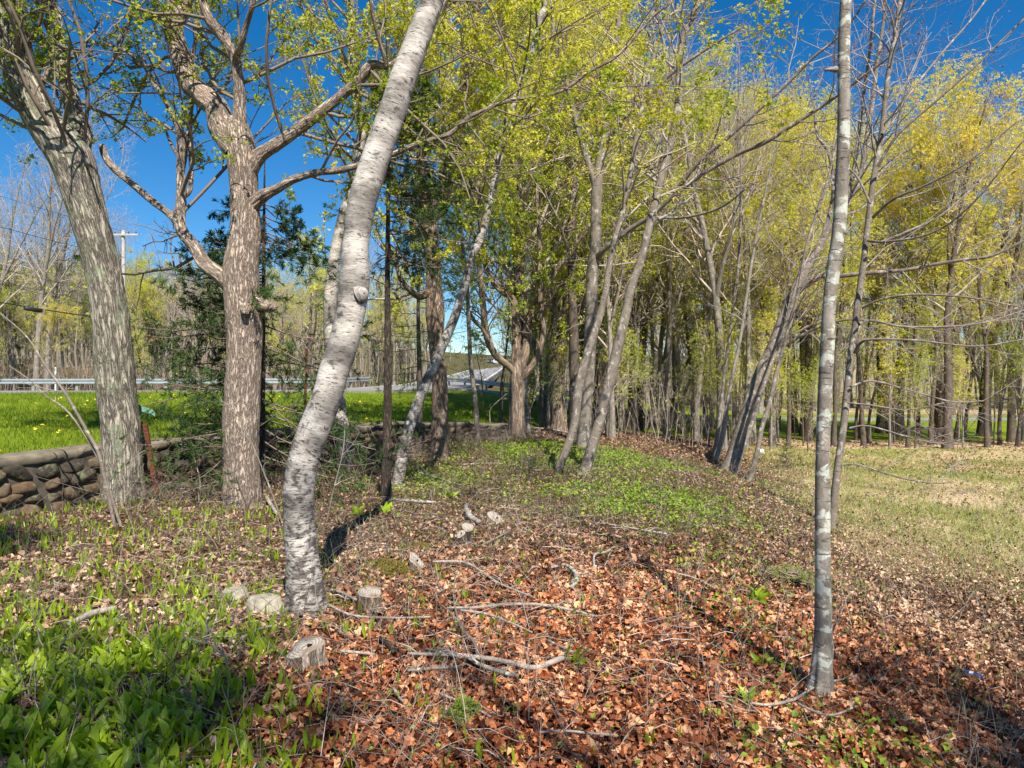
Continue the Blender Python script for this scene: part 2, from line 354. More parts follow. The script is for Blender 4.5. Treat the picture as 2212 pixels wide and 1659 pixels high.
M['needle'] = leafm('needles_spruce', [(0, (.022, .055, .012)), (.6, (.05, .10, .02)), (1, (.10, .16, .03))], .15)
M['needlep'] = leafm('needles_pine', [(0, (.16, .24, .04)), (.6, (.28, .36, .06)), (1, (.40, .44, .09))], .3)
M['lily'] = leafm('lily_leaf', [(0, (.09, .17, .008)), (.5, (.27, .40, .014)), (.93, (.46, .58, .03)), (1, (.62, .56, .08))], .45, None, .42, 0, .5)
M['cover'] = leafm('cover_leaf', [(0, (.10, .19, .02)), (.5, (.24, .36, .03)), (1, (.40, .48, .05))], .35)
M['olive'] = leafm('olive_leaf', [(0, (.10, .07, .025)), (.4, (.16, .17, .03)), (1, (.34, .36, .06))], .3)
M['grass'] = leafm('grass_blade', [(0, (.06, .12, .004)), (.5, (.17, .25, .010)), (1, (.36, .40, .04))], .4)
M['straw'] = leafm('field_blade', [(0, (.09, .18, .02)), (.5, (.24, .36, .05)), (.75, (.44, .46, .13)), (1, (.70, .56, .32))], .3)
M['litter'] = leafm('dead_leaf', [(0, (.07, .035, .018)), (.35, (.27, .15, .08)), (.7, (.46, .30, .185)), (1, (.68, .50, .35))], .1,
                    [(0, (.07, .018, .008)), (.35, (.27, .08, .028)), (.7, (.52, .19, .075)), (1, (.78, .44, .24))], .65)
M['stick'] = leafm('dead_stick', [(0, (.07, .052, .04)), (.5, (.22, .17, .13)), (.85, (.40, .33, .27)), (1, (.60, .53, .46))], 0)
M['yellow'] = leafm('flower_yellow', [(0, (.8, .6, .02)), (1, (.85, .68, .05))], .1)
M['moss'] = leafm('moss', [(0, (.10, .085, .015)), (1, (.22, .18, .03))], .1)
M['rail'] = plain('galvanised', (.36, .39, .42), .45, .35, .12, 3)
M['post'] = plain('rail_post', (.30, .29, .27), .8, 0, .2, 3)
M['asph'] = plain('asphalt', (.22, .215, .21), .9, 0, .12, 1.2)
M['asph2'] = plain('asphalt_far', (.30, .30, .305), .9, 0, .1, .4)
M['paint'] = plain('road_paint', (.8, .8, .78), .7, 0, .08, 1)
M['rust'] = plain('rusty_steel', (.13, .045, .022), .85, .2, .5, 25, .5)
M['wire'] = plain('cable_black', (.02, .02, .022), .5, 0, .1, 3)
M['pole'] = plain('weathered_pole', (.42, .39, .35), .9, 0, .2, 3)
M['white'] = plain('white_plastic', (.82, .83, .85), .5, 0, .06, 6)
M['blue'] = plain('blue_plastic', (.02, .09, .26), .35, 0, .15, 20)
M['greenp'] = plain('green_sheet', (.16, .32, .25), .4, 0, .2, 5)
M['rock'] = plain('field_rock', (.30, .275, .21), .9, 0, .45, 9, .8)
M['glass'] = plain('car_glass', (.03, .04, .05), .1, 0, .05, 2)
M['tyre'] = plain('tyre', (.02, .02, .02), .8, 0, .1, 2)
M['conc'] = plain('concrete', (.38, .35, .30), .95, 0, .3, 3, .5)

# stump materials
def woodtop():
    m, nt = nm('sawn_wood'); bc = attr(nt, 'bc'); w = nt.nodes.new('ShaderNodeTexWave'); w.wave_type = 'RINGS'; w.rings_direction = 'Z'
    w.inputs['Scale'].default_value = 14; w.inputs['Distortion'].default_value = 3; nt.links.new(bc, w.inputs['Vector'])
    c = ramp(nt, w.outputs['Fac'], [(0, (.24, .20, .16)), (1, (.42, .38, .33))])
    c = mixc(nt, ramp(nt, noise(nt, bc, 9, 5, .6), [(.5, 0.0), (.62, .85)]), c, (.22, .16, .11)); finish(nt, c, .85, w.outputs['Fac'], .3, .005); return m
M['sawn'] = woodtop()

# ground
def groundm():
    m, nt = nm('ground_mix'); g = nt.nodes.new('ShaderNodeNewGeometry').outputs['Position']
    n1 = noise(nt, g, 28, 6, .7); n2 = noise(nt, g, 6, 5, .6); n3 = noise(nt, g, .7, 3, .5)
    lit = ramp(nt, n1, [(.3, (.018, .011, .008)), (.5, (.08, .05, .032)), (.68, (.22, .15, .10)), (.85, (.40, .30, .22))])
    warm = ramp(nt, n1, [(.3, (.018, .009, .006)), (.5, (.09, .035, .018)), (.68, (.25, .10, .05)), (.85, (.42, .22, .12))])
    c = mixc(nt, attr(nt, 'ext', 'Fac'), lit, warm)
    lawn = ramp(nt, mth(nt, 'ADD', mth(nt, 'MULTIPLY', n1, .6), mth(nt, 'MULTIPLY', n3, .4)), [(.3, (.055, .10, .004)), (.5, (.15, .215, .010)), (.7, (.28, .32, .03))])
    field = ramp(nt, mth(nt, 'ADD', mth(nt, 'MULTIPLY', n1, .55), mth(nt, 'MULTIPLY', n3, .45)), [(.32, (.10, .10, .035)), (.43, (.26, .23, .10)), (.53, (.44, .33, .20)), (.64, (.62, .49, .34))])
    sep = nt.nodes.new('ShaderNodeSeparateXYZ'); nt.links.new(attr(nt, 'bc'), sep.inputs[0])
    c = mixc(nt, sep.outputs[1], c, field); c = mixc(nt, sep.outputs[0], c, lawn)
    gr = ramp(nt, n1, [(.3, (.03, .06, .01)), (.6, (.13, .2, .03))]); c = mixc(nt, sep.outputs[2], c, gr)
    finish(nt, c, .95, mth(nt, 'ADD', n1, n2), .8, .04, .1); return m
M['ground'] = groundm()

# ------------------------------------------------------------------ masks in plan
def bank_x(y): return 1.1 + .27 * (np.asarray(y, float) - 3.5)
def gauss(x, y, cx, cy, sx, sy): return np.exp(-((x - cx) / sx) ** 2 - ((y - cy) / sy) ** 2)
def is_lawn(x, y):
    s = x - wall_x(np.minimum(y, 27)); a = smooth(.1, -.1, s + .25 - np.clip(y - 27, 0, 60) * .42) * smooth(48, 42, y)
    b = smooth(36.5, 38, y + .05 * x) * smooth(70, 60, y) * smooth(9, 13, x)
    c = smooth(33, 36, y) * smooth(64, 60, y) * smooth(-6, -3, x) * smooth(12, 9, x)
    return np.clip(a + b + c, 0, 1)
def is_field(x, y): return smooth(.8, 3.2, x - bank_x(y) - .4 + (fbm2(x, y, .5) - .45) * 3) * smooth(9.0, 15.5, y + .25 * (x - 5)) * (1 - is_lawn(x, y))
def is_warm(x, y): return np.clip(gauss(x, y, 1.8, 4.8, 4.2, 3.4) * 1.5, 0, 1) * smooth(-2.4, -1.2, x) * (1 - .35 * smooth(2.5, 5, x))
def cover_d(x, y):
    n = fbm2(x, y, 1.3)
    return np.clip((1.2 * gauss(x, y, 1.1, 20.5, 2.2, 2.6) + 1.1 * gauss(x, y, 2.2, 12.0, 1.5, 1.4) + .5 * gauss(x, y, -1.8, 14.5, 1.5, 2.2) + .55 * gauss(x, y, 2.6, 17.5, 3, 2.5)
                    + .35 * gauss(x, y, 2.2, 8.2, .7, 2.2) + .3 * gauss(x, y, 2.3, 4.0, 1.1, .7)) * smooth(.3, .6, n), 0, 1)
def lily_d(x, y):
    b = -0.95 - .34 * (y - 3.6) - x + (fbm2(x, y, 1.1) - .45) * 1.2
    d = smooth(-.35, .55, b) * (.44 + .14 * smooth(8.5, 5.5, y)) * smooth(.25, .6, fbm2(x, y, 2.7)) + smooth(.5, 1.4, b) * .6 * smooth(6.2, 4.6, y)
    return np.clip(d, 0, 1) * smooth(.15, .5, x - wall_x(y)) * smooth(13.5, 11, y) * smooth(.2, .5, fbm2(x + 9, y, 1.9) + .12 * smooth(6, 4, y))

# ------------------------------------------------------------------ ground sheet
def axis(lo, hi, step, far, gr=1.09):
    a = list(np.arange(lo, hi + 1e-6, step)); s = step; x = hi
    while x < far: s *= gr; x += s; a.append(x)
    s = step; x = lo
    while x > -far: s *= gr; x -= s; a.insert(0, x)
    return np.array(a)
gx = axis(-11, 11, .12, 900); gy = axis(1.5, 25, .12, 1200)
GX, GY = np.meshgrid(gx, gy); GZ = hgt(GX, GY) 
d_ = np.hypot(GX, GY); GZ = np.where(d_ > 330, GZ * np.clip(1 - (d_ - 330) / 200, 0, 1), GZ); GZ = np.where(GY < -40, 0, GZ)
GZ += (fbm2(GX, GY, 7, 3) - .45) * .05 * (d_ < 30) * (1 - is_lawn(GX, GY))
nyy, nxx = GX.shape; idx = np.arange(nyy * nxx).reshape(nyy, nxx)
md = MD(); q = np.stack([idx[:-1, :-1], idx[:-1, 1:], idx[1:, 1:], idx[1:, :-1]], -1).reshape(-1, 4)
lw = is_lawn(GX, GY); fd = is_field(GX, GY); cv = np.clip(cover_d(GX, GY) * .9 + smooth(62, 90, GY) * .25, 0, 1) * (1 - lw)
md.add(np.stack([GX, GY, GZ], -1), q, np.stack([lw, fd, cv], -1), 0, is_warm(GX, GY).ravel())
tag(mobj('ground', md, M['ground']), 'leaf covered woodland floor falling to a grassy hollow on the right', 'ground', kind='structure')

# ------------------------------------------------------------------ roads
def strip(name, C, W, mat, lift=.03, sub=6):
    C = np.array(C, float); P, _ = catmull(C, np.ones(len(C)), 1.5)
    t = np.gradient(P[:, :2], axis=0); t = t / np.linalg.norm(t, axis=1, keepdims=True); nn = np.stack([-t[:, 1], t[:, 0]], 1)
    u = np.linspace(-.5, .5, sub); XY = P[:, None, :2] + nn[:, None] * (u[:, None] * W); n = len(P)
    Z = np.repeat(P[:, 2][:, None], sub, 1) + lift + .04 * (1 - (2 * u) ** 2)
    top = np.concatenate([XY, Z[..., None]], -1); i = np.arange(n * sub).reshape(n, sub)
    m_ = MD(); m_.add(top, np.stack([i[:-1, :-1], i[1:, :-1], i[1:, 1:], i[:-1, 1:]], -1).reshape(-1, 4))
    for e in (0, sub - 1):                      # sides drop into the ground
        a = top[:, e]; b = a.copy(); b[:, 2] -= .8; v = np.concatenate([a, b]); j = np.arange(n - 1); m_.add(v, np.stack([j, j + 1, j + 1 + n, j + n], -1))
    return mobj(name, m_, mat), P, nn
def gz(x, y): return float(hgt(x, y))
mr = [(-90, 36, 1.62), (-60, 36, 1.6), (-30, 36, 1.58), (-14, 37.5, 1.6), (-8.5, 42, 1.66), (-6.6, 52, 1.8), (-6.6, 80, 2.35), (-6.0, 150, 4.95), (-3.5, 240, 9.9), (-2, 300, 13)]
o, RP, RN = strip('road', mr, 7.4, M['asph']); tag(o, 'grey asphalt road passing behind the lawn and climbing the distant hill', 'road', kind='structure')
m_ = MD()
for off in (0.0,):
    sel = RP[:, 1] > 45; c = RP[sel].copy(); nn = RN[sel]; a = c.copy(); a[:, :2] += nn * (off + .06); b = c.copy(); b[:, :2] += nn * (off - .06); a[:, 2] += .078; b[:, 2] += .078
    k = len(a); j = np.arange(k - 1); m_.add(np.concatenate([a, b]), np.stack([j, j + 1, j + 1 + k, j + k], -1))
for off in (3.3, -3.3):
    c = RP.copy(); a = c.copy(); a[:, :2] += RN * (off + .08); b = c.copy(); b[:, :2] += RN * (off - .08); a[:, 2] += .044; b[:, 2] += .044
    k = len(a); j = np.arange(k - 1); m_.add(np.concatenate([a, b]), np.stack([j, j + 1, j + 1 + k, j + k], -1))
tag(mobj('road_marking', m_, M['paint']), 'painted white lines along the road', 'road marking', kind='structure')
dr = [(-4.0, 47.5, 1.78), (1.7, 46, 1.0), (6, 44.4, .22), (11.3, 46, -.36), (16, 50.5, -.62), (21.8, 55, -.75), (32, 58, -.9), (44, 60, -1.0), (80, 62, -1.1)]
o, DP, DN = strip('path', dr, 2.6, M['asph']); tag(o, 'narrow paved drive dropping from the road and running behind the right lawn', 'driveway', kind='structure')

# ------------------------------------------------------------------ guardrails
def guardrail(name, pts, label, post_step=2.6, hrail=.62, end=False):
    P, _ = catmull(np.array(pts, float), np.ones(len(pts)), .8)
    t = norm(np.gradient(P, axis=0)); nn = norm(np.cross(t, [0, 0, 1.]))
    if nn[0][1] > 0: nn = -nn
    prof = [(0.0, -.16), (.045, -.125), (.045, -.06), (-.01, -.015), (-.01, .015), (.045, .06), (.045, .125), (0, .16)]
    b0 = P[0].copy(); root = thing(name, b0, label, 'guardrail', 'guardrails along the road')
    n = len(P); V = np.stack([P + nn * (a + .06) + np.array([0, 0, hrail + b]) for a, b in prof], 1); V2 = np.stack([P + nn * (a + .048) + np.array([0, 0, hrail + b]) for a, b in prof], 1)
    m_ = MD()
    for VV in (V, V2):
        i = np.arange(n * 8).reshape(n, 8); m_.add(VV, np.stack([i[:-1, :-1], i[1:, :-1], i[1:, 1:], i[:-1, 1:]], -1).reshape(-1, 4))
    mobj('rail', m_, M['rail'], root, b0, False)
    if end:
        e = P[-1]; e2 = MD(); c = np.array([[x, y, z] for x in (-.25, .35) for y in (-.12, .02) for z in (.40, .84)]); e2.add(c + e, BOXF); mobj('end_cap', e2, M['rail'], root, b0, False)
    L = np.concatenate([[0], np.cumsum(np.linalg.norm(np.diff(P, axis=0), axis=1))]); first = None
    for s in np.arange(.4, L[-1], post_step):
        p = np.array([np.interp(s, L, P[:, k]) for k in range(3)])
        if first is None:
            pm = MD(); c = np.array([[x, y, z] for x in (-.075, .075) for y in (0, .15) for z in (-.9, .76)]); pm.add(c, BOXF)
            first = pm.mesh('post', M['post'], (0, 0, 0), False)
        q_ = bpy.data.objects.new('post', first); COL.objects.link(q_); q_.parent = root; q_.location = Vector(p - b0) + Vector((0, .02, 0))
    return root
BOXF = np.array([[0, 1, 3, 2], [4, 6, 7, 5], [0, 4, 5, 1], [2, 3, 7, 6], [0, 2, 6, 4], [1, 5, 7, 3]])
guardrail('guardrail', [(-34, 41.2, 1.52), (-22, 41.2, 1.53), (-15, 42.2, 1.55), (-11.8, 45.5, 1.6), (-10.6, 52, 1.75)], 'long silver guardrail on the far side of the road behind the lawn')
guardrail('guardrail', [(-5.0, 52.5, 1.75), (-3.2, 50.6, 1.62), (0, 49, 1.25), (3.7, 47.6, .70)], 'short silver guardrail sloping down beside the drive at the centre, with a blunt end box', 1.9, .62, True)

# ------------------------------------------------------------------ stone wall
def build_wall():
    ys = np.arange(-2, 26.8, .2); xs = wall_x(ys); g = np.random.default_rng(21)
    base = hgt(xs + .45, ys); top = L0(xs - .3, ys) + .10 + .012 * np.sin(ys * 1.7); top = np.where(ys > 20, top - .01 * (ys - 20), top)
    b0 = np.array([xs[60], ys[60], base[60]])
    root = thing('stone_wall', b0, 'low mortared fieldstone retaining wall with flat cap along the lawn edge', 'wall')
    nrm = np.array([1, -.468]) / math.hypot(1, .468)
    # body
    m_ = MD(); n = len(ys)
    def pt(off, z): return np.stack([xs + nrm[0] * off, ys + nrm[1] * off, z], 1)
    prof = [pt(.30, base - .4), pt(.24, top - .10), pt(-.24, top - .10), pt(-.28, base - .4)]
    V = np.stack(prof, 1); i = np.arange(n * 4).reshape(n, 4); m_.add(V, np.stack([i[:-1, :-1], i[:-1, 1:], i[1:, 1:], i[1:, :-1]], -1).reshape(-1, 4))
    m_.f.append(np.array([[0, 3, 2, 1], list(i[-1])])); mobj('mortar_core', m_, M['mortar'], root, b0, False)
    # cap with uneven edge
    m_ = MD(); ysd = np.arange(-2, 26.8, .05); xsd = wall_x(ysd); tp = np.interp(ysd, ys, top); n = len(ysd)
    w1 = .25 + .16 * fbm2(ysd, ysd * 0, 3.1); jz = (fbm2(ysd, ysd * 0 + 5, 2.4) - .45) * .13
    pr = [(w1 - .06, -.13 + jz * 2), (w1, -.05 + jz), (w1 - .04, .0 + jz), (w1 * .3, .02 + jz), (-w1 * .5, .015 + jz * .5), (-w1 * .9, -.03 + jz * .5), (-w1, -.13)]
    V = np.stack([np.stack([xsd + nrm[0] * a, ysd + nrm[1] * a, tp + b], 1) for a, b in pr], 1); i = np.arange(n * 7).reshape(n, 7)
    m_.add(V, np.stack([i[:-1, :-1], i[:-1, 1:], i[1:, 1:], i[1:, :-1]], -1).reshape(-1, 4)); m_.f.append(np.array([list(i[-1])]))
    mobj('cap', m_, M['capm'], root, b0)
    # stones : a displaced icosphere each
    import bmesh
    bm = bmesh.new(); bmesh.ops.create_icosphere(bm, subdivisions=3, radius=1); bv = np.array([v.co[:] for v in bm.verts]); bf = np.array([[v.index for v in f.verts] for f in bm.faces]); bm.free()
    m_ = MD(); L = math.hypot(1, .468)
    s = -2.0; row_h = .21
    for r in range(6):
        y = -2 + g.random() * .2
        while y < 26.6:
            w = .20 + .26 * g.random(); x = float(wall_x(y)); bz = float(np.interp(y, ys, base)); tz = float(np.interp(y, ys, top)) - .12
            hh = (tz - bz + .1) / 4.6; z = bz - .05 + (r + .5) * hh + (g.random() - .5) * .07
            if z < tz - .06:
                c = np.array([x + nrm[0] * (.225 - .01 * r + .03 * g.random()), y + nrm[1] * .22, z])
                v = np.sign(bv) * np.abs(bv) ** .75; v = norm(v) * (np.abs(v).max(1, keepdims=True) ** -.25); v = v * (1 + .6 * (fbm(bv * 1.7 + g.random() * 90, 3)[:, None] - .45)) * (1 + .09 * (fbm(bv * 6 + g.random() * 90, 3)[:, None] - .45))
                for _ in range(7):
                    pn = norm(g.normal(size=3)); dd = v @ pn; v = v - np.maximum(dd - (.62 + .25 * g.random()), 0)[:, None] * pn * .9
                ax = np.array([w * L * .56, .12 + .05 * g.random(), hh * (.52 + .16 * g.random())])
                v = v * ax; ta = (g.random() - .5) * .9; ca, sa = math.cos(ta), math.sin(ta)
                v = np.stack([v[:, 0] * ca - v[:, 2] * sa, v[:, 1], v[:, 0] * sa + v[:, 2] * ca], 1)
                tx = np.array([.468, 1]) / L; wv = np.stack([tx[0] * v[:, 0] + nrm[0] * v[:, 1], tx[1] * v[:, 0] + nrm[1] * v[:, 1], v[:, 2]], 1)
                m_.add(wv + c, bf, None, g.random())
            y += w * .93 + .02
    mobj('stone_face', m_, M['stones'], root, b0)
def stonem():
    m, nt = nm('fieldstones'); g = nt.nodes.new('ShaderNodeNewGeometry').outputs['Position']; r = attr(nt, 'rnd', 'Fac')
    c = ramp(nt, r, [(0, (.035, .03, .025)), (.4, (.085, .07, .052)), (.7, (.14, .10, .065)), (1, (.10, .06, .035))])
    n = noise(nt, g, 12, 6, .65); c = mixc(nt, .8, c, ramp(nt, n, [(.3, (.5, .5, .48)), (.7, (1.3, 1.28, 1.2))]), 'MULTIPLY')
    c = mixc(nt, ramp(nt, noise(nt, g, 5, 5, .7), [(.56, 0.0), (.66, .6)]), c, (.20, .22, .12)); finish(nt, c, .92, n, .8, .03); return m
M['stones'] = stonem()
M['mortar'] = plain('old_mortar', (.08, .066, .05), .95, 0, .4, 7, .7)
M['capm'] = plain('cap_mortar', (.16, .135, .095), .95, 0, .45, 5, .8)
build_wall()

# ------------------------------------------------------------------ foreground trees
def tr(pts, Y0, Y1=None, base_r=None):
    Y1 = Y0 if Y1 is None else Y1; n = len(pts); P = []; R = []
    for i, (a, b, w) in enumerate(pts):
        Y = Y0 + (Y1 - Y0) * i / max(1, n - 1); P.append(at(a, b, Y)); R.append(w * Y / F / 2)
    return np.array(P), np.array(R)
def resample(P, R, n):
    L = np.concatenate([[0], np.cumsum(np.linalg.norm(np.diff(P, axis=0), axis=1))]); t = np.linspace(0, L[-1], n)
    return np.stack([np.interp(t, L, P[:, k]) for k in range(3)], 1), np.interp(t, L, R)
def hero(name, label, cat, base, stems, mat, bark='furrow', sides=24, step=.05, flare=.35, crown=None, rough=.03, mats=None, seed=1, group=None):
    """stems: list of (P,R); the first starts at the ground. crown: dict(k1,L1,k2,k3,leaf,nleaf,size,twig,up,tmin)"""
    b0 = np.array(base, float); root = thing(name, b0, label, cat, group); m_ = MD(); paths = []; stems = [(P, R * .88) for P, R in stems]
    for j, (P, R) in enumerate(stems):
        P2, R2 = limb(m_, P, R, step if R[0] > .04 else .12, sides if R.max() > .06 else max(8, sides // 2), rough, bark, 0 if j == 0 else 3.0 + j * 7.3, flare if j == 0 else 0)
        paths.append((P2, R2))
    mobj('trunk', m_, mat, root, b0)
    if crown:
        g = np.random.default_rng(seed * 7 + 3); c = dict(k1=6, L1=2.2, k2=5, L2=.5, k3=4, L3=.5, leaf='leaf', nleaf=5, size=.085, twig='twig', up=.12, tmin=.15, ang=.95, rmax=.13, sub=None, dens=1.0, m='maple')
        c.update(crown); tw = MD(); tips = []
        for j, (P, R) in enumerate(paths):
            if c['sub'] is not None and j not in c['sub']: continue
            Pn, Rn = resample(P, R, 14); ln = np.linalg.norm(np.diff(P, axis=0), axis=1).sum()
            k = max(1, int(c['k1'] * ln / 2.5)); Rn = np.minimum(Rn, c['rmax'])
            A, AR = spawn(Pn[None], Rn[None], k, (lambda t: c['L1'] * np.ones_like(t)), c['ang'], c['up'], c['tmin'] if j == 0 else .12, 1, 7, .16, .42, .25, .006, g)
            AR = np.minimum(AR, .03); B, BR = spawn(A, AR, c['k2'], c['L2'], .8, c['up'] * .6, .15, 1, 5, .2, .6, .4, .004, g)
            T, TR = spawn(B, BR, c['k3'], c['L3'], .8, 0, .2, 1, 4, .25, .7, .5, .0026, g)
            tubes(tw, A, AR, 5); tubes(tw, B, BR, 4); tubes(tw, T, TR, 3); tips += [T, B[:, -4:]]
        mobj('branches', tw, M[c['twig']], root, b0)
        if c['nleaf']:
            lf = MD()
            for T in tips: leaves(lf, T, c['nleaf'], c['size'], g, c['m'])
            mobj('foliage', lf, M[c['leaf']], root, b0, False)
    return root
def leaves(md, T, k, size, g, shape='maple', spread=.05, tipb=0.0):
    n = T.shape[1]; t = (tipb + (1 - tipb) * g.random((len(T), k))) * (n - 1.001); i = t.astype(int); f = (t - i)[..., None]; ar = np.arange(len(T))[:, None]
    p = (T[ar, i] * (1 - f) + T[ar, i + 1] * f + g.normal(size=(len(T), k, 3)) * spread).reshape(-1, 3)
    # clusters : thin some of the twigs out completely
    keep = vnoise(p * 1.15 + 5) > .36; p = p[keep]
    q_ = np.clip(vnoise(p * .9 + 31) * .7 + g.random(len(p)) * .45 - .08, 0, 1)
    tv, tf = LEAF_MAPLE if shape == 'maple' else (TUFT if shape == 'tuft' else LEAF_Q)
    inst(md, tv, tf, p, rotmats(g, len(p), None, .5), size * (.55 + .8 * g.random(len(p))), q_)

bT1 = gnd(265, 1082); Y1 = bT1[1]
stemsT1 = [tr([(266, 1092, 96), (266, 1053, 94), (262, 920, 88), (252, 850, 90), (248, 786, 88), (240, 700, 84), (228, 620, 82), (213, 550, 80), (192, 467, 84), (172, 400, 88), (148, 333, 98), (98, 267, 84), (62, 200, 77), (37, 133, 76), (27, 67, 72), (22, 0, 64), (25, -200, 54), (50, -450, 36), (60, -650, 22)], Y1, Y1 - 1),
           tr([(160, 345, 60), (176, 290, 46), (158, 233, 42), (140, 167, 37), (125, 100, 34), (117, 33, 33), (106, 0, 32), (85, -150, 26), (80, -380, 18)], Y1, Y1 + .8)]
hero('maple_tree', 'thick grey ridged twin stemmed trunk in front of the stone wall at far left', 'tree', bT1, stemsT1, M['oak'], 'furrow', 64, .035, .32,
     dict(k1=9, L1=2.9, sub=[0, 1], nleaf=9, tmin=.42, size=.09), seed=1)
bT2 = gnd(525, 1092); Y2 = bT2[1]
T2 = [tr([(525, 1102, 84), (523, 1060, 86), (520, 986, 85), (523, 886, 86), (527, 786, 82), (527, 686, 86), (522, 586, 84), (530, 500, 72), (526, 400, 68), (522, 333, 70), (514, 285, 62), (508, 255, 40)], Y2),
      tr([(512, 330, 60), (480, 277, 62), (467, 233, 58), (417, 187, 56), (393, 133, 50), (377, 67, 44), (378, 33, 56), (393, 0, 50), (405, -120, 42), (390, -300, 30), (400, -500, 15)], Y2, Y2 + 1),
      tr([(517, 330, 44), (518, 233, 29), (515, 167, 26), (503, 117, 27), (477, 73, 29), (457, 50, 25), (437, 0, 22), (425, -80, 18), (440, -260, 12)], Y2, Y2 - .6),
      tr([(508, 125, 16), (520, 100, 17), (533, 50, 14), (547, 0, 13), (560, -120, 9)], Y2 - .3, Y2 - 1),
      tr([(530, 380, 44), (560, 337, 36), (600, 310, 31), (667, 263, 28), (737, 207, 25), (777, 173, 25), (804, 140, 24), (837, 143, 18), (860, 130, 15), (915, 80, 12), (960, 10, 10), (990, -60, 8)], Y2, Y2 - .5),
      tr([(837, 143, 12), (820, 90, 11), (807, 40, 10), (798, -20, 8)], Y2 - .4, Y2 - .9),
      tr([(540, 450, 40), (567, 423, 30), (600, 407, 22), (633, 388, 20), (683, 373, 18), (737, 367, 17), (800, 350, 15), (850, 333, 13), (904, 310, 12), (970, 290, 12), (1020, 250, 10), (1103, 217, 9), (1204, 200, 8), (1270, 157, 7), (1337, 117, 7), (1404, 43, 6), (1447, 7, 5)], Y2, Y2 - 1.6),
      tr([(510, 630, 44), (477, 596, 40), (443, 570, 35), (420, 533, 30), (393, 500, 28), (388, 467, 28), (391, 430, 24), (390, 367, 20), (390, 290, 20), (373, 250, 13), (353, 213, 11), (333, 180, 10), (310, 140, 10), (277, 113, 9), (233, 97, 6), (187, 90, 5), (147, 97, 4)], Y2, Y2 + .5),
      tr([(388, 485, 26), (367, 463, 18), (333, 437, 17), (293, 403, 17), (250, 367, 17), (230, 343, 17), (220, 315, 15)], Y2 + .25, Y2 + .5),
      tr([(395, 425, 14), (410, 410, 12), (413, 367, 11), (410, 300, 10), (413, 233, 9), (415, 133, 10), (427, 67, 10), (430, 0, 9), (440, -120, 7)], Y2 + .4, Y2 + 1),
      tr([(395, 300, 9), (425, 250, 6), (450, 200, 5)], Y2 + .4, Y2 + .8),
      tr([(548, 650, 40), (570, 660, 30), (585, 665, 24), (593, 662, 16)], Y2, Y2 - .3),
      tr([(530, 650, 30), (530, 668, 26), (530, 676, 14)], Y2 - .1, Y2 - .38)]
hero('maple_tree', 'stout tan maple with a sawn off left limb and long twisting arms', 'tree', bT2, T2, M['maple'], 'furrow', 56, .035, .25,
     dict(k1=6, L1=2.8, nleaf=11, sub=[1, 2, 3, 4, 5, 6, 7, 9, 10], tmin=.3, size=.085, ang=1.0), seed=2)
bT3 = gnd(662, 1326); Y3 = bT3[1]
hero('birch_tree', 'large leaning white birch with a crooked peeling trunk, nearest of the left trees', 'birch tree', bT3,
     [tr([(664, 1342, 88), (662, 1310, 88), (659, 1272, 84), (654, 1212, 78), (649, 1152, 76), (645, 1092, 74), (646, 1053, 74), (658, 986, 74), (682, 920, 76), (708, 853, 72), (722, 800, 72), (738, 753, 73), (755, 686, 70), (766, 610, 74), (768, 533, 63), (784, 433, 68), (815, 333, 68), (850, 233, 66), (872, 167, 64), (897, 100, 60), (922, 33, 56), (934, 0, 55), (965, -90, 50), (1010, -260, 40), (1050, -450, 28)], Y3, Y3 + .5),
      tr([(776, 636, 52), (785, 632, 40), (791, 629, 16)], Y3 + .2, Y3 + .18)],
     M['birch'], 'birch', 48, .03, .5, None, .02, seed=3)
bT4 = gnd(740, 1018); Y4 = bT4[1]
hero('birch_tree', 'white birch just behind and right of the big leaning birch, its foot against the wall', 'birch tree', bT4,
     [tr([(740, 1024, 40), (742, 960, 36), (735, 900, 36), (722, 800, 34), (714, 740, 32), (714, 650, 32), (722, 560, 28), (740, 470, 24), (768, 380, 21), (780, 290, 21), (775, 250, 21), (763, 167, 23), (760, 100, 22), (757, 0, 18), (750, -200, 12)], Y4)],
     M['birch'], 'birch', 24, .08, .2, dict(k1=7, L1=2.6, tmin=.5, nleaf=9, leaf='leafy', size=.1), seed=4)
bT5 = gnd(836, 1078); Y5 = bT5[1]
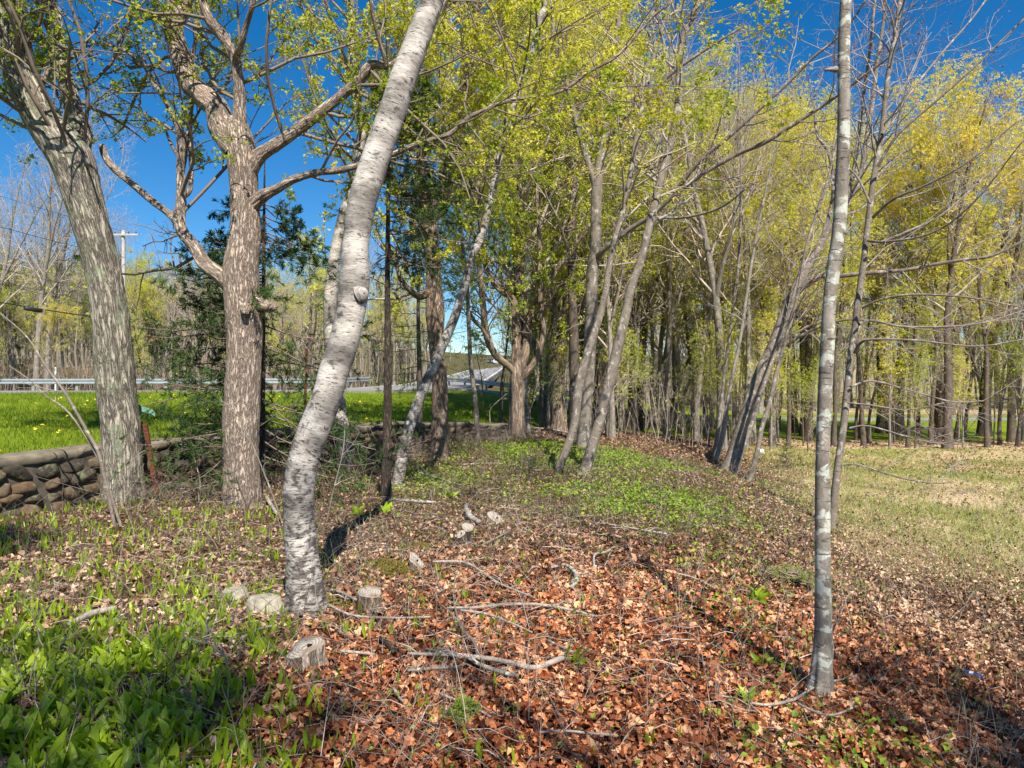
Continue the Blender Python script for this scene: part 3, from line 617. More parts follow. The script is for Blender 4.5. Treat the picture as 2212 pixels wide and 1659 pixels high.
def conifer(name, label, base, top_z, r0, mat, zs, L, k, needle, g, drop=.15, mirror=None, nl=26, size=.09, trunk_pts=None, group=None, cat='conifer', droop=-.12):
    b0 = np.array(base, float); root = thing(name, b0, label, cat, group); m_ = MD()
    P = np.array([b0 + np.array([0.02 * math.sin(i), 0.02 * math.cos(i * 2), (top_z - b0[2]) * i / 10]) for i in range(11)]); P[0, 2] -= .1
    if trunk_pts is not None: P = trunk_pts
    R = np.linspace(r0, r0 * .12, len(P)); limb(m_, P, R, .15, 14, .02, 'furrow', 0, .25); mobj('trunk', m_, mat, root, b0)
    z0, z1 = zs; t = np.linspace(0, 1, k); zz = z0 + (z1 - z0) * t; an = g.random(k) * 6.28; d = np.stack([np.cos(an), np.sin(an), np.full(k, droop)], 1)
    if mirror is not None: d[:, :2] = d[:, :2] * (1 - mirror[2]) + np.array(mirror[:2]) * mirror[2] * 1.0
    d = norm(d); ln = L * (1 - .72 * t) * (.7 + .6 * g.random(k)); n = 7; A = np.empty((k, n, 3))
    A[:, 0] = np.stack([np.interp(zz, P[:, 2], P[:, 0]), np.interp(zz, P[:, 2], P[:, 1]), zz], 1)
    for j in range(1, n):
        A[:, j] = A[:, j - 1] + d * (ln / (n - 1))[:, None]; d = norm(d + g.normal(size=d.shape) * .08 + np.array([0, 0, -.02 + .03 * j]))
    AR = np.linspace(.016, .005, n)[None] * np.ones((k, 1)); tw = MD(); tubes(tw, A, AR, 4)
    B, BR = spawn(A, AR, 9, .42, .95, -.1, .2, 1, 4, .15, .5, .4, .003, g); tubes(tw, B, BR, 3)
    C, CR = spawn(B, BR, 4, .45, .8, -.1, .1, 1, 3, .15, .6, .4, .002, g); tubes(tw, C, CR, 3); mobj('branches', tw, M['twig'], root, b0)
    lf = MD(); live = g.random(len(C)) > .25
    T = C[live]; m = nl
    t = g.random((len(T), m)) * 1.999; i = t.astype(int); f = (t - i)[..., None]; ar = np.arange(len(T))[:, None]
    p = (T[ar, i] * (1 - f) + T[ar, i + 1] * f).reshape(-1, 3); dirv = norm(T[ar, i + 1] - T[ar, i]).reshape(-1, 3)
    x = norm(dirv + g.normal(size=dirv.shape) * .55); rr = norm(g.normal(size=x.shape)); y = norm(np.cross(rr, x)); zc = np.cross(x, y)
    tv = np.array([[0, -.04, 0], [1, -.055, 0], [1, .055, 0], [0, .04, 0]]); tf = np.array([[0, 1, 2, 3]])
    inst(lf, tv, tf, p, np.stack([x, y, zc], -1), size * (.6 + .7 * g.random(len(p))), np.clip(vnoise(p * 1.5) * .8 + .3 * g.random(len(p)), 0, 1))
    mobj('foliage', lf, M[needle], root, b0, False); return root
hg = np.random.default_rng(77)
conifer('fir_tree', 'dark thin fir trunk beside the leaning grey birch, with green boughs high up', bT5, at(837, 180, Y5)[2], .105, M['dark'], (at(0, 560, Y5)[2], at(0, 150, Y5)[2]), 1.9, 46, 'needle', hg,
        nl=26, size=.075, mirror=(.9, .1, .45), trunk_pts=np.array([at(834, 1086, Y5), at(835, 1000, Y5), at(838, 800, Y5), at(837, 600, Y5), at(839, 400, Y5), at(842, 180, Y5)]))
bS = gnd(566, 1062)
conifer('spruce_tree', 'dark green spruce with drooping boughs reaching out behind the stout tan maple', bS, at(0, 330, bS[1])[2], .06, M['dark'], (bS[2] + .55, at(0, 440, bS[1])[2]), 3.0, 84, 'needle', hg, nl=30, size=.08, mirror=(-.9, -.15, .35),
        trunk_pts=np.array([at(566, 1070, bS[1]), at(568, 800, bS[1]), at(570, 560, bS[1]), at(571, 420, bS[1]), at(572, 330, bS[1])]))
bT6 = gnd(862, 1052); Y6 = bT6[1]
hero('birch_tree', 'grey white birch leaning hard to the right, its foot touching the dark fir trunk', 'birch tree', bT6,
     [tr([(856, 1066, 32), (860, 1036, 29), (880, 936, 27), (910, 853, 25), (950, 760, 24), (984, 680, 22), (1007, 603, 20), (1020, 553, 19), (1037, 517, 19), (1060, 433, 18), (1073, 367, 17), (1090, 300, 17), (1103, 250, 16), (1123, 183, 16), (1143, 133, 15), (1157, 83, 15), (1170, 33, 15), (1177, 0, 14), (1190, -200, 10)], Y6, Y6 + 1)],
     M['birch2'], 'birch', 24, .06, .25, dict(k1=6, L1=2.8, tmin=.42, nleaf=10, leaf='leafy', size=.09), seed=6)
bT7 = gnd(950, 992); Y7 = bT7[1]
hero('maple_tree', 'tall brown scaly trunk forking at half height, in front of the end of the wall', 'tree', bT7,
     [tr([(950, 1000, 46), (950, 950, 42), (950, 886, 40), (949, 820, 38), (943, 753, 37), (940, 686, 46), (937, 620, 40), (934, 553, 38), (927, 500, 42), (934, 455, 40), (954, 420, 37), (977, 350, 35), (990, 283, 31), (1000, 217, 28), (1010, 133, 25), (1024, 67, 22), (1034, 0, 18), (1045, -200, 12)], Y7),
      tr([(928, 490, 34), (914, 400, 29), (908, 367, 26), (914, 300, 22), (917, 233, 21), (917, 187, 23), (927, 133, 17), (937, 83, 15), (957, 33, 13), (984, -10, 11), (1010, -150, 8)], Y7, Y7 + .7),
      tr([(930, 625, 26), (905, 640, 18), (870, 610, 12), (850, 560, 9), (820, 530, 6)], Y7, Y7 - .8), tr([(917, 240, 12), (940, 215, 10), (975, 240, 7), (1000, 235, 5)], Y7 + .4, Y7)],
     M['brown'], 'furrow', 32, .07, .3, dict(k1=9, L1=3.2, tmin=.4, nleaf=11, leaf='leafy', size=.12, twig='twiglt'), seed=7)
bT8 = gnd(1033, 957); Y8 = bT8[1]
hero('maple_tree', 'slender pale grey straight trunk between the brown forked tree and the candelabra tree', 'tree', bT8,
     [tr([(1033, 962, 14), (1027, 870, 12), (1017, 786, 11), (1012, 686, 10), (1008, 600, 9), (995, 500, 8), (984, 400, 7), (980, 200, 5)], Y8)], M['young'], 'smooth', 12, .2, .3, dict(k1=6, L1=2.2, tmin=.4, nleaf=8, leaf='leafy', size=.12, twig='twiglt'), seed=8)
bT9 = gnd(1118, 946); Y9 = bT9[1]
hero('cedar_tree', 'candelabra shaped tree with several upcurving arms from a short trunk, at the centre', 'tree', bT9,
     [tr([(1120, 954, 36), (1119, 900, 32), (1119, 853, 32), (1118, 813, 34), (1117, 785, 30), (1115, 753, 23), (1114, 686, 20), (1107, 646, 17), (1084, 630, 14), (1060, 603, 12), (1047, 563, 11), (1040, 490, 9), (1035, 400, 6)], Y9),
      tr([(1116, 812, 24), (1105, 796, 18), (1070, 766, 18), (1050, 720, 18), (1044, 663, 16), (1037, 586, 14), (1034, 553, 12), (1038, 480, 10), (1030, 380, 6)], Y9, Y9 - .8),
      tr([(1056, 735, 12), (1042, 710, 9), (1027, 696, 8), (1015, 672, 6)], Y9 - .5, Y9 - 1.2),
      tr([(1122, 800, 24), (1137, 753, 22), (1140, 703, 23), (1157, 660, 20), (1184, 613, 14), (1210, 570, 12), (1232, 545, 10), (1290, 470, 7)], Y9, Y9 + .8),
      tr([(1118, 822, 22), (1132, 812, 18), (1160, 773, 16), (1174, 720, 14), (1170, 670, 13), (1165, 603, 12), (1167, 553, 12), (1160, 430, 8), (1165, 330, 5)], Y9, Y9 - .4)],
     M['cedar'], 'furrow', 28, .09, .3, dict(k1=6, L1=2.4, tmin=.5, nleaf=7, leaf='leafg', size=.12, twig='twig', ang=.9), seed=9)
b9b = gnd(1141, 934); hero('birch_tree', 'thin bright white birch stem right behind the candelabra tree', 'birch tree', b9b,
     [tr([(1142, 938, 11), (1137, 880, 9), (1132, 736, 9), (1124, 636, 9), (1115, 570, 8), (1104, 517, 7), (1097, 467, 6), (1085, 350, 5)], b9b[1])], M['birch'], 'birch', 12, .2, .2, dict(k1=2, L1=1.5, tmin=.5, nleaf=3, leaf='leafg', size=.12), seed=10)
b10 = gnd(1206, 930); Y10 = b10[1]
hero('cedar_tree', 'double trunked brown cedar with deep grooves, right of the candelabra tree', 'tree', b10,
     [tr([(1208, 940, 42), (1207, 900, 36), (1204, 836, 34), (1205, 786, 36), (1214, 745, 30), (1220, 720, 27), (1225, 670, 26), (1227, 620, 24), (1231, 553, 22), (1237, 450, 18), (1237, 333, 13), (1240, 150, 8)], Y10),
      tr([(1200, 800, 30), (1187, 736, 16), (1178, 686, 14), (1180, 586, 14), (1194, 483, 12), (1190, 350, 8)], Y10, Y10 - .3), tr([(1225, 670, 22), (1245, 668, 17), (1258, 662, 14), (1262, 640, 8)], Y10, Y10 - .4),
      tr([(1226, 735, 16), (1240, 738, 9), (1262, 734, 6)], Y10, Y10 - .6)],
     M['cedar'], 'furrow', 28, .1, .35, dict(k1=6, L1=2.4, tmin=.45, nleaf=7, leaf='leafy', size=.14), seed=11)
b11 = gnd(1204, 1028); Y11 = b11[1]
hero('maple_tree', 'slim curved smooth trunk, left one of the leaning pair right of centre', 'tree', b11,
     [tr([(1200, 1038, 20), (1204, 1022, 18), (1220, 980, 20), (1240, 920, 21), (1250, 836, 23), (1267, 770, 21), (1290, 703, 18), (1307, 636, 17), (1317, 570, 15), (1334, 500, 15), (1350, 433, 14), (1364, 367, 13), (1374, 300, 12), (1394, 200, 11), (1414, 117, 10), (1434, 50, 8), (1447, 0, 8), (1470, -150, 5)], Y11, Y11 + .8)],
     M['young'], 'smooth', 20, .08, .25, dict(k1=6, L1=2.6, tmin=.45, nleaf=8, leaf='leafy', size=.09, twig='twiglt'), seed=12)
b12 = gnd(1266, 1026); Y12 = b12[1]
hero('birch_tree', 'darker ringed trunk, right one of the leaning pair right of centre', 'tree', b12,
     [tr([(1256, 1036, 38), (1264, 1018, 29), (1277, 970, 26), (1297, 903, 25), (1314, 836, 27), (1334, 753, 26), (1350, 686, 24), (1364, 620, 21), (1384, 563, 20), (1404, 483, 21), (1424, 400, 19), (1447, 317, 18), (1464, 233, 18), (1467, 167, 16), (1470, 110, 15), (1481, 67, 15), (1508, 0, 14), (1540, -160, 9)], Y12, Y12 + .8)],
     M['young'], 'smooth', 20, .08, .25, dict(k1=4, L1=2.2, tmin=.45, nleaf=1, leaf='budred', size=.05, twig='twiggrey', m='q'), seed=13)
b13 = gnd(1260, 972); Y13 = b13[1]
limbs13 = [tr([(1258, 982, 38), (1262, 940, 35), (1264, 886, 33), (1272, 786, 31), (1277, 686, 31), (1280, 586, 29), (1287, 533, 28), (1287, 467, 27), (1290, 400, 26), (1298, 340, 19), (1302, 317, 17), (1314, 233, 16), (1320, 167, 14), (1334, 67, 13), (1337, 0, 12), (1350, -200, 8)], Y13),
           tr([(1287, 400, 20), (1270, 350, 15), (1254, 300, 13), (1237, 233, 12), (1220, 167, 12), (1204, 117, 11), (1194, 67, 10), (1190, 0, 9), (1180, -150, 6)], Y13, Y13 + .6),
           tr([(1220, 170, 9), (1200, 140, 9), (1175, 100, 8), (1150, 50, 7), (1120, 0, 6)], Y13 + .3, Y13 - .6),
           tr([(1310, 310, 13), (1340, 262, 12), (1390, 220, 10), (1450, 160, 8), (1520, 110, 7), (1600, 60, 5)], Y13, Y13 - 2),
           tr([(1290, 560, 16), (1304, 540, 14), (1354, 500, 13), (1404, 467, 13), (1454, 423, 13), (1515, 377, 13), (1592, 333, 12), (1648, 310, 11), (1708, 273, 10), (1775, 230, 9), (1808, 207, 8), (1858, 170, 7), (1908, 133, 6), (1960, 90, 5)], Y13, Y13 - 5),
           tr([(1454, 423, 10), (1475, 392, 11), (1515, 345, 10), (1558, 310, 10), (1625, 250, 9), (1708, 173, 8), (1758, 123, 7), (1808, 83, 6), (1842, 43, 5), (1870, 0, 4)], Y13 - 2, Y13 - 5),
           tr([(1415, 470, 8), (1475, 470, 6), (1535, 457, 6), (1575, 437, 5), (1610, 408, 4)], Y13 - 2, Y13 - 4)]
hero('maple_tree', 'double stem tree with long bare arms sweeping right, behind the leaning pair', 'tree', b13, limbs13, M['young'], 'smooth', 24, .1, .25,
     dict(k1=4, L1=2.3, tmin=.5, nleaf=1, leaf='budred', size=.06, twig='twiggrey', m='q', up=.15), seed=14)
b14 = gnd(1572, 1016); Y14 = b14[1]
hero('maple_tree', 'thick right leaning trunk with torn bark seam on the leafy bank', 'tree', b14,
     [tr([(1566, 1032, 42), (1575, 1010, 34), (1598, 936, 30), (1618, 870, 28), (1645, 803, 30), (1672, 743, 27), (1692, 686, 25), (1715, 636, 26), (1738, 586, 24), (1758, 553, 19), (1788, 500, 15), (1830, 440, 13), (1858, 383, 13), (1872, 300, 11), (1885, 217, 10), (1895, 133, 9), (1908, 50, 8), (1912, 0, 7), (1920, -200, 5)], Y14, Y14 + 1),
      tr([(1722, 628, 18), (1752, 610, 14), (1775, 598, 12), (1818, 596, 11), (1875, 590, 10), (1958, 583, 9), (2025, 570, 9), (2092, 560, 8), (2142, 553, 7), (2212, 520, 6), (2300, 480, 4)], Y14 + .4, Y14 - 3),
      tr([(1760, 560, 12), (1790, 470, 10), (1800, 400, 9), (1790, 330, 8), (1765, 290, 7), (1760, 230, 6)], Y14 + .8, Y14 + 2),
      tr([(1830, 440, 9), (1850, 330, 9), (1862, 230, 8), (1880, 100, 7), (1890, 0, 6)], Y14 + .9, Y14 + 1.6),
      tr([(1690, 750, 9), (1740, 720, 7), (1790, 700, 6), (1850, 690, 5), (1960, 705, 5), (2080, 703, 4), (2200, 665, 4)], Y14, Y14 - 3)],
     M['young'], 'smooth', 26, .07, .3, dict(k1=4, L1=2.4, tmin=.45, nleaf=1, leaf='budred', size=.05, twig='twiggrey', m='q', up=.08), seed=15)
for (lab, pts, sd_) in [('thin lichened stem leaning with the thick trunk, rightmost stem of the clump', [(1617, 1044, 16), (1635, 980, 12), (1645, 926, 12), (1662, 870, 11), (1678, 803, 10), (1692, 753, 9), (1720, 650, 8), (1745, 520, 7), (1790, 380, 5), (1830, 200, 3)], 16),
                        ('narrow stem pressed against the right side of the thick leaning trunk', [(1586, 1026, 17), (1600, 980, 14), (1625, 913, 13), (1640, 860, 12), (1665, 790, 10), (1700, 690, 8), (1740, 540, 6), (1780, 400, 4)], 17),
                        ('pale slender stem just left of the thick leaning trunk', [(1546, 1000, 13), (1562, 936, 13), (1575, 850, 9), (1598, 736, 8), (1608, 670, 8), (1625, 560, 7), (1650, 430, 6), (1690, 260, 4)], 18),
                        ('pale straight stem, leftmost of the clump on the bank', [(1540, 990, 11), (1552, 930, 9), (1558, 870, 8), (1568, 786, 8), (1585, 653, 7), (1595, 570, 7), (1600, 450, 6), (1600, 250, 4)], 19)]:
    b = gnd(pts[0][0], pts[0][1] - 4); hero('maple_tree', lab, 'tree', b, [tr(pts, b[1], b[1] + .7)], M['young'] if sd_ != 18 else M['far'], 'smooth', 14, .12, .2, dict(k1=3, L1=1.8, tmin=.35, nleaf=1, leaf='leafy' if sd_ > 17 else 'budred', size=.06, twig='twiggrey'), seed=sd_)
b15 = gnd(1772, 1508); Y15 = b15[1]
hero('aspen_tree', 'near slim upright trunk with mottled pale grey lichen bark, on the leafy bank at right', 'tree', b15,
     [tr([(1768, 1528, 52), (1771, 1500, 47), (1775, 1456, 43), (1778, 1372, 40), (1778, 1272, 38), (1777, 1172, 36), (1777, 1106, 36), (1777, 1053, 35), (1778, 953, 33), (1782, 853, 33), (1787, 753, 33), (1792, 653, 31), (1802, 570, 32), (1812, 500, 32), (1818, 400, 31), (1822, 300, 30), (1823, 200, 29), (1823, 100, 28), (1827, 0, 27), (1832, -150, 24), (1840, -500, 16), (1845, -800, 9)], Y15, Y15 + .25),
      tr([(1806, 150, 16), (1790, 150, 8), (1783, 151, 7)], Y15 + .1, Y15 + .05)],
     M['lichen'], 'smooth', 40, .03, 1.2, None, .02, seed=20)
b16 = gnd(1798, 1140); Y16 = b16[1]
def arm(pts, a, b): return tr(pts, a, b)
hero('maple_tree', 'slim grey trunk with drooping bare side branches, behind the near lichened trunk', 'tree', b16,
     [tr([(1797, 1150, 20), (1800, 1100, 18), (1808, 1020, 17), (1822, 920, 17), (1832, 820, 16), (1845, 720, 16), (1858, 620, 15), (1867, 553, 14), (1873, 500, 14), (1885, 400, 14), (1905, 283, 12), (1918, 167, 12), (1935, 67, 12), (1945, 0, 11), (1965, -200, 8)], Y16, Y16 + .5),
      arm([(1846, 762, 8), (1860, 740, 7), (1885, 733, 6), (1975, 735, 5), (2108, 748, 4), (2212, 733, 4)], Y16, Y16 - 1),
      arm([(1838, 835, 6), (1885, 823, 5), (1975, 846, 4), (2058, 868, 4), (2125, 866, 3)], Y16, Y16 + .8),
      arm([(1835, 925, 5), (1875, 920, 4), (1958, 943, 4), (2025, 958, 4), (2075, 950, 3)], Y16, Y16 - .5),
      arm([(1862, 665, 7), (1900, 648, 6), (1958, 637, 6), (2040, 638, 5), (2108, 645, 4), (2212, 665, 3)], Y16, Y16 - 1.2),
      arm([(1856, 700, 6), (1885, 692, 5), (1958, 706, 5), (2108, 700, 4), (2212, 670, 3)], Y16, Y16 + 1),
      arm([(1830, 870, 4), (1880, 875, 4), (1960, 885, 3), (2040, 870, 3)], Y16, Y16 - .4),
      arm([(1820, 1005, 5), (1850, 1003, 4), (1950, 1033, 4), (2025, 1044, 3), (2060, 1040, 2)], Y16, Y16 - .3),
      arm([(1885, 470, 8), (1930, 430, 7), (2000, 400, 6), (2090, 350, 5), (2212, 250, 4)], Y16, Y16 - 1.5),
      arm([(1895, 360, 8), (1940, 290, 7), (2020, 220, 6), (2110, 140, 5), (2212, 40, 4)], Y16, Y16 - 1),
      arm([(1885, 530, 7), (1960, 500, 6), (2040, 460, 5), (2130, 380, 5), (2212, 320, 4)], Y16, Y16 + .8),
      arm([(1905, 290, 7), (1960, 210, 6), (2030, 120, 5), (2100, 40, 4), (2150, -30, 3)], Y16, Y16 + 1.5),
      arm([(1880, 440, 6), (1850, 380, 5), (1810, 350, 4)], Y16, Y16 + .5),
      arm([(1875, 520, 7), (1920, 522, 6), (2020, 500, 5), (2110, 430, 4), (2212, 300, 3)], Y16, Y16 - 2)],
     M['young'], 'smooth', 18, .08, .2, dict(k1=5, L1=1.5, k2=4, k3=3, tmin=.55, nleaf=1, leaf='budred', size=.04, twig='twiggrey', m='q', up=.1, ang=.8), seed=21)

# ------------------------------------------------------------------ procedural woodland trees
def proc(seed, H, r0, first=.35, k1=18, L1=.3, k2=6, k3=4, up=.28, ang=.85, leaf=None, nl=3, lsize=.2, fork=0, lean=0., shape='tuft', sides=10):
    g = np.random.default_rng(seed); n = 12; P = np.zeros((n, 3)); d = np.array([lean, 0, 1.])
    for i in range(1, n):
        P[i] = P[i - 1] + norm(d) * H / (n - 1); d = d + np.array([g.normal() * .05, g.normal() * .05, 0])
    R = r0 * (1 - .9 * np.linspace(0, 1, n) ** 1.1); R[0] *= 1.3; P[0, 2] -= .25
    tm = MD(); limb(tm, P, R, .5, sides, .03, 'smooth', 0, .25); bm_ = MD()
    Ps, Rs = P[None], R[None]
    for q_ in range(fork):
        A, AR = spawn(P[None], R[None], 1, lambda t: H * .55 * np.ones_like(t), .38, .35, first + .1 * q_, first + .1 * q_ + .08, 12, .06, .75, .12, .01, g); tubes(tm, A, AR, 8)
        Ps = np.concatenate([Ps, A]); Rs = np.concatenate([Rs, AR])
    A, AR = spawn(Ps, Rs, k1, lambda t: L1 * H * (1.15 - t * .85), ang, up, first, .98, 7, .12, .45, .2, .008, g)
    B, BR = spawn(A, AR, k2, .52, .9, up * .3, .15, 1, 5, .2, .55, .4, .006, g)
    C, CR = spawn(B, BR, k3, .62, .95, .02, .15, 1, 4, .3, .6, .5, .005, g)
    tubes(bm_, A, AR, 5); tubes(bm_, B, BR, 4); tubes(bm_, C, CR, 3)
    lf = None
    if leaf:
        lf = MD(); leaves(lf, C, nl, lsize, g, shape, .15, .5); leaves(lf, B[::2], 3, lsize, g, shape, .12, .5)
    return tm, bm_, lf
VAR = {}
def variant(key, trunk_mat, twig_mat, leaf_mat, **kw):
    tm, bm_, lf = proc(leaf=leaf_mat, **kw)
    VAR[key] = (tm.mesh('trunk', M[trunk_mat]), bm_.mesh('branches', M[twig_mat]), lf.mesh('foliage', M[leaf_mat], (0, 0, 0), False) if lf else None, kw['H'], kw['r0'])
variant('s1', 'farbrown', 'twiglt', 'leafy', seed=101, H=18, r0=.24, nl=9, lsize=.125, fork=1, first=.25, k1=20, k3=5, L1=.34, up=.16)
variant('s2', 'far', 'twiglt', 'leafy', seed=102, H=17, r0=.17, nl=7, lsize=.115, fork=2, first=.25, k1=18, k3=5, L1=.34, up=.18)
variant('s3', 'farbrown', 'twiglt', 'leafo', seed=103, H=18, r0=.25, nl=6, lsize=.14, fork=2, first=.34, k1=18, k3=5, L1=.36, up=.12)
variant('s4', 'farbrown', 'twiglt', 'leafo', seed=104, H=16, r0=.20, nl=7, lsize=.14, fork=1, first=.36, L1=.38, up=.1, k3=5)
variant('g1', 'far', 'twiglt', 'leafg', seed=105, H=15, r0=.14, nl=6, lsize=.115, fork=1, first=.25, L1=.32, up=.18, k3=5)
variant('b1', 'far', 'twiglt', None, seed=106, H=18, r0=.18, k2=7, k3=5, fork=2, first=.3, up=.32)
variant('b2', 'far', 'twiglt', None, seed=107, H=16, r0=.12, k2=7, k3=5, fork=0, first=.3, up=.3, L1=.34)
variant('b3', 'farbrown', 'twiglt', None, seed=108, H=14, r0=.09, k1=16, k2=6, k3=5, first=.25, up=.28, L1=.34)
variant('r1', 'far', 'twigred', 'budred', seed=109, H=17, r0=.17, nl=3, lsize=.08, fork=2, first=.3, shape='q', k3=6, k2=7)
variant('d1', 'dark', 'twig', 'leafo', seed=110, H=17, r0=.28, nl=6, lsize=.13, fork=1, first=.3, L1=.34, up=.15)
variant('hc', 'far', 'twig', 'leafg', seed=122, H=12, r0=.12, nl=8, lsize=.13, fork=1, first=.66, L1=.24, up=.2)  # unseen shade caster: crown set high so its shade lands as a band at left
variant('u1', 'far', 'twiglt', 'leafy', seed=120, H=6, r0=.045, k1=16, L1=.3, k2=5, k3=4, nl=3, lsize=.085, first=.2)
variant('u2', 'farbrown', 'twiglt', 'leafg', seed=121, H=5, r0=.04, k1=16, L1=.35, k2=5, k3=4, nl=3, lsize=.08, first=.15)
variant('d2', 'farbrown', 'twiglt', 'leafy', seed=111, H=14, r0=.11, k1=14, nl=6, lsize=.12, first=.3, lean=.06, k3=5)
TEX = {'hc': ('birch_tree', 'light green birch with a high crown shaped for shade'), 's1': ('maple_tree', 'yellow green spring maple'), 's2': ('maple_tree', 'pale trunked spring maple'), 's3': ('maple_tree', 'full golden leafing maple'), 's4': ('maple_tree', 'spreading golden green maple'), 'g1': ('birch_tree', 'light green leafing birch'),
       'b1': ('bare_tree', 'bare grey many stemmed tree'), 'b2': ('bare_tree', 'bare straight grey tree'), 'b3': ('bare_tree', 'thin bare brown tree'), 'u1': ('sapling_tree', 'thin yellow leafing understory sapling'), 'u2': ('sapling_tree', 'thin light green understory sapling'), 'r1': ('red_maple_tree', 'red budded bare maple'), 'd1': ('oak_tree', 'dark thick trunked tree'), 'd2': ('sapling_tree', 'slim leafing young tree')}
NPL = 0
def place(key, x, y, sc, label, group, rz=None, z=None, wscale=None, tilt=0):
    tmesh, bmesh_, lmesh, H, r0 = VAR[key]
    o = thing(TEX[key][0], (x, y, gz(x, y) if z is None else z), label, 'tree', group, rng.random() * 6.28 if rz is None else rz, sc)
    if wscale: o.scale = (wscale, wscale, sc)
    if tilt: o.rotation_euler = (0, tilt, o.rotation_euler[2]) if False else (0, tilt, 0)
    for nm_, me in (('trunk', tmesh), ('branches', bmesh_), ('foliage', lmesh)):
        if me is None: continue
        c = bpy.data.objects.new(nm_, me); COL.objects.link(c); c.parent = o
    return o
def P_at(px, y): return (px - CX) / F * y
# trunks one can point to : (px, base py, width px, variant, lean, words)
marks = [(1420, 922, 26, 's2', .10, 'pale curved trunk with a wide foot at the near side of the drive'),
 (1500, 932, 13, 'd2', 0, 'dark straight trunk under the soft green pine'), (1535, 934, 12, 'd2', .02, 'short dark trunk next to the pine, a pace to its right'), (1467, 926, 12, 'b3', .08, 'dark thin trunk immediately right of the pale curved one'),
 (1450, 926, 9, 'b3', .03, 'thin brown trunk tucked behind the pale curved one'), (1342, 930, 15, 's1', .02, 'brown trunk right behind the leaning pair'), (1360, 930, 14, 's1', .05, 'brown trunk, middle one of the close row right of the leaning pair'),
 (1380, 932, 17, 'd1', .04, 'dark trunk, last of the close row right of the leaning pair'), (1713, 938, 18, 'd1', 0, 'dark trunk with spreading roots left of the lichened trunk, at the lawn edge'),
 (1741, 945, 23, 'd1', 0, 'thick dark trunk close left of the near lichened trunk, at the lawn edge'), (1906, 938, 22, 'd1', 0, 'blackish trunk first right of the drooping branched tree'), (1938, 950, 30, 'd1', .03, 'widest flared brown trunk beside the right lawn'),
 (2036, 960, 24, 's3', 0, 'straight brown trunk rising alone in the middle of the right lawn view'), (2126, 945, 28, 'd1', .03, 'very dark heavy trunk near the right edge'), (1982, 942, 9, 'd2', 0, 'thin stem just right of the widest flared trunk'),
 (2082, 948, 8, 'd2', .05, 'thin leaning stem between the lone brown trunk and the heavy dark one'), (2065, 950, 9, 'd2', .06, 'slim slanting stem right of the lone brown trunk'), (2160, 965, 8, 'b3', -.02, 'wiry bare stem right of the heavy dark trunk'),
 (2198, 968, 8, 'b3', .1, 'bare stem leaning at the right edge'), (1855, 950, 8, 'd2', .03, 'thin stem close right of the drooping branched tree'), (2010, 950, 7, 'b3', .02, 'bare stem left of the lone brown trunk'),
 (1680, 930, 10, 'd2', .02, 'slim trunk right of the leaning clump, before the lawn'), (1300, 925, 18, 's1', 0, 'brown trunk seen between the leaning pair')]
for px, py, w, key, lean, words in marks:
    b = gnd(px, py - 2); r = w * b[1] / F / 2; H = VAR[key][3]; r0 = VAR[key][4]
    sc = {'d1': 1.0, 's1': .95, 's2': 1.0, 's3': 1.0, 'd2': .85, 'b3': .9}[key] * (.92 + .16 * rng.random()); ws = min(max(r / r0, .45), 1.15)
    o = place(key, b[0], b[1], sc, words, 'trees at the edge of the right lawn' if px > 1650 else 'trees beyond the clearing', wscale=max(ws, .6 if key != 'b3' else .7), tilt=lean)
def okpos(x, y):
    i = np.argmin((RP[:, 0] - x) ** 2 + (RP[:, 1] - y) ** 2)
    if math.hypot(RP[i, 0] - x, RP[i, 1] - y) < 6: return False
    i = np.argmin((DP[:, 0] - x) ** 2 + (DP[:, 1] - y) ** 2)
    if math.hypot(DP[i, 0] - x, DP[i, 1] - y) < 3.2: return False
    return True
def scatter(n, pxr, yr, keys, label, group, sc=(.8, 1.15), avoid=None, mind=1.2, seed=0):
    g = np.random.default_rng(seed); pts = []; tries = 0
    while len(pts) < n and tries < n * 40:
        tries += 1; px = g.uniform(*pxr); y = g.uniform(*yr); x = P_at(px, y)
        if not okpos(x, y) or (avoid and avoid(x, y, px)): continue
        if any((x - a) ** 2 + (y - b) ** 2 < mind ** 2 for a, b in pts): continue
        pts.append((x, y))
    ORD = 'first second third fourth fifth sixth seventh eighth ninth tenth eleventh twelfth thirteenth fourteenth fifteenth sixteenth seventeenth eighteenth nineteenth twentieth'.split(); cnt = {}; todo = []
    for x, y in sorted(pts, key=lambda q: q[0] / q[1]):
        k = keys[g.integers(len(keys))]; cnt[k] = cnt.get(k, 0) + 1; todo.append((k, x, y, cnt[k]))
    for k, x, y, c in todo:
        w = (ORD[min(c, 20) - 1] + ' from left, ' if cnt[k] > 1 else '') + TEX[k][1] + ' ' + label
        place(k, x, y, g.uniform(*sc), w, group, rz=g.random() * 6.28)
# canopy behind the front row, centre
scatter(26, (600, 1330), (26, 42), ['s1', 's2', 's2', 'g1', 's4', 's1'], 'behind the front trunks at centre', 'spring trees behind the front row', (.95, 1.35), lambda x, y, px: (x < wall_x(min(y, 27)) + 1.0 + max(0, y - 27) * .2 and px < 1100) or (930 < px < 1130 and y > 36), 2.2, 5)
scatter(22, (1300, 1680), (27, 43), ['s2', 'b2', 'b3', 'b1', 'g1', 'b3', 'd2', 's2'], 'right of the centre clearing', 'trees beyond the clearing', (.85, 1.15), None, 1.3, 6)
scatter(20, (1240, 1760), (64, 95), ['b1', 'b2', 's1', 'b3', 'b2', 's2'], 'beyond the drive', 'woods beyond the drive', (.8, 1.15), None, 1.8, 7)
scatter(22, (1690, 2420), (31, 36.5), ['s4', 'd2', 's3', 'b2', 'b3', 'd2'], 'before the right lawn', 'trees at the edge of the right lawn', (.75, 1.1), None, 1.6, 8)
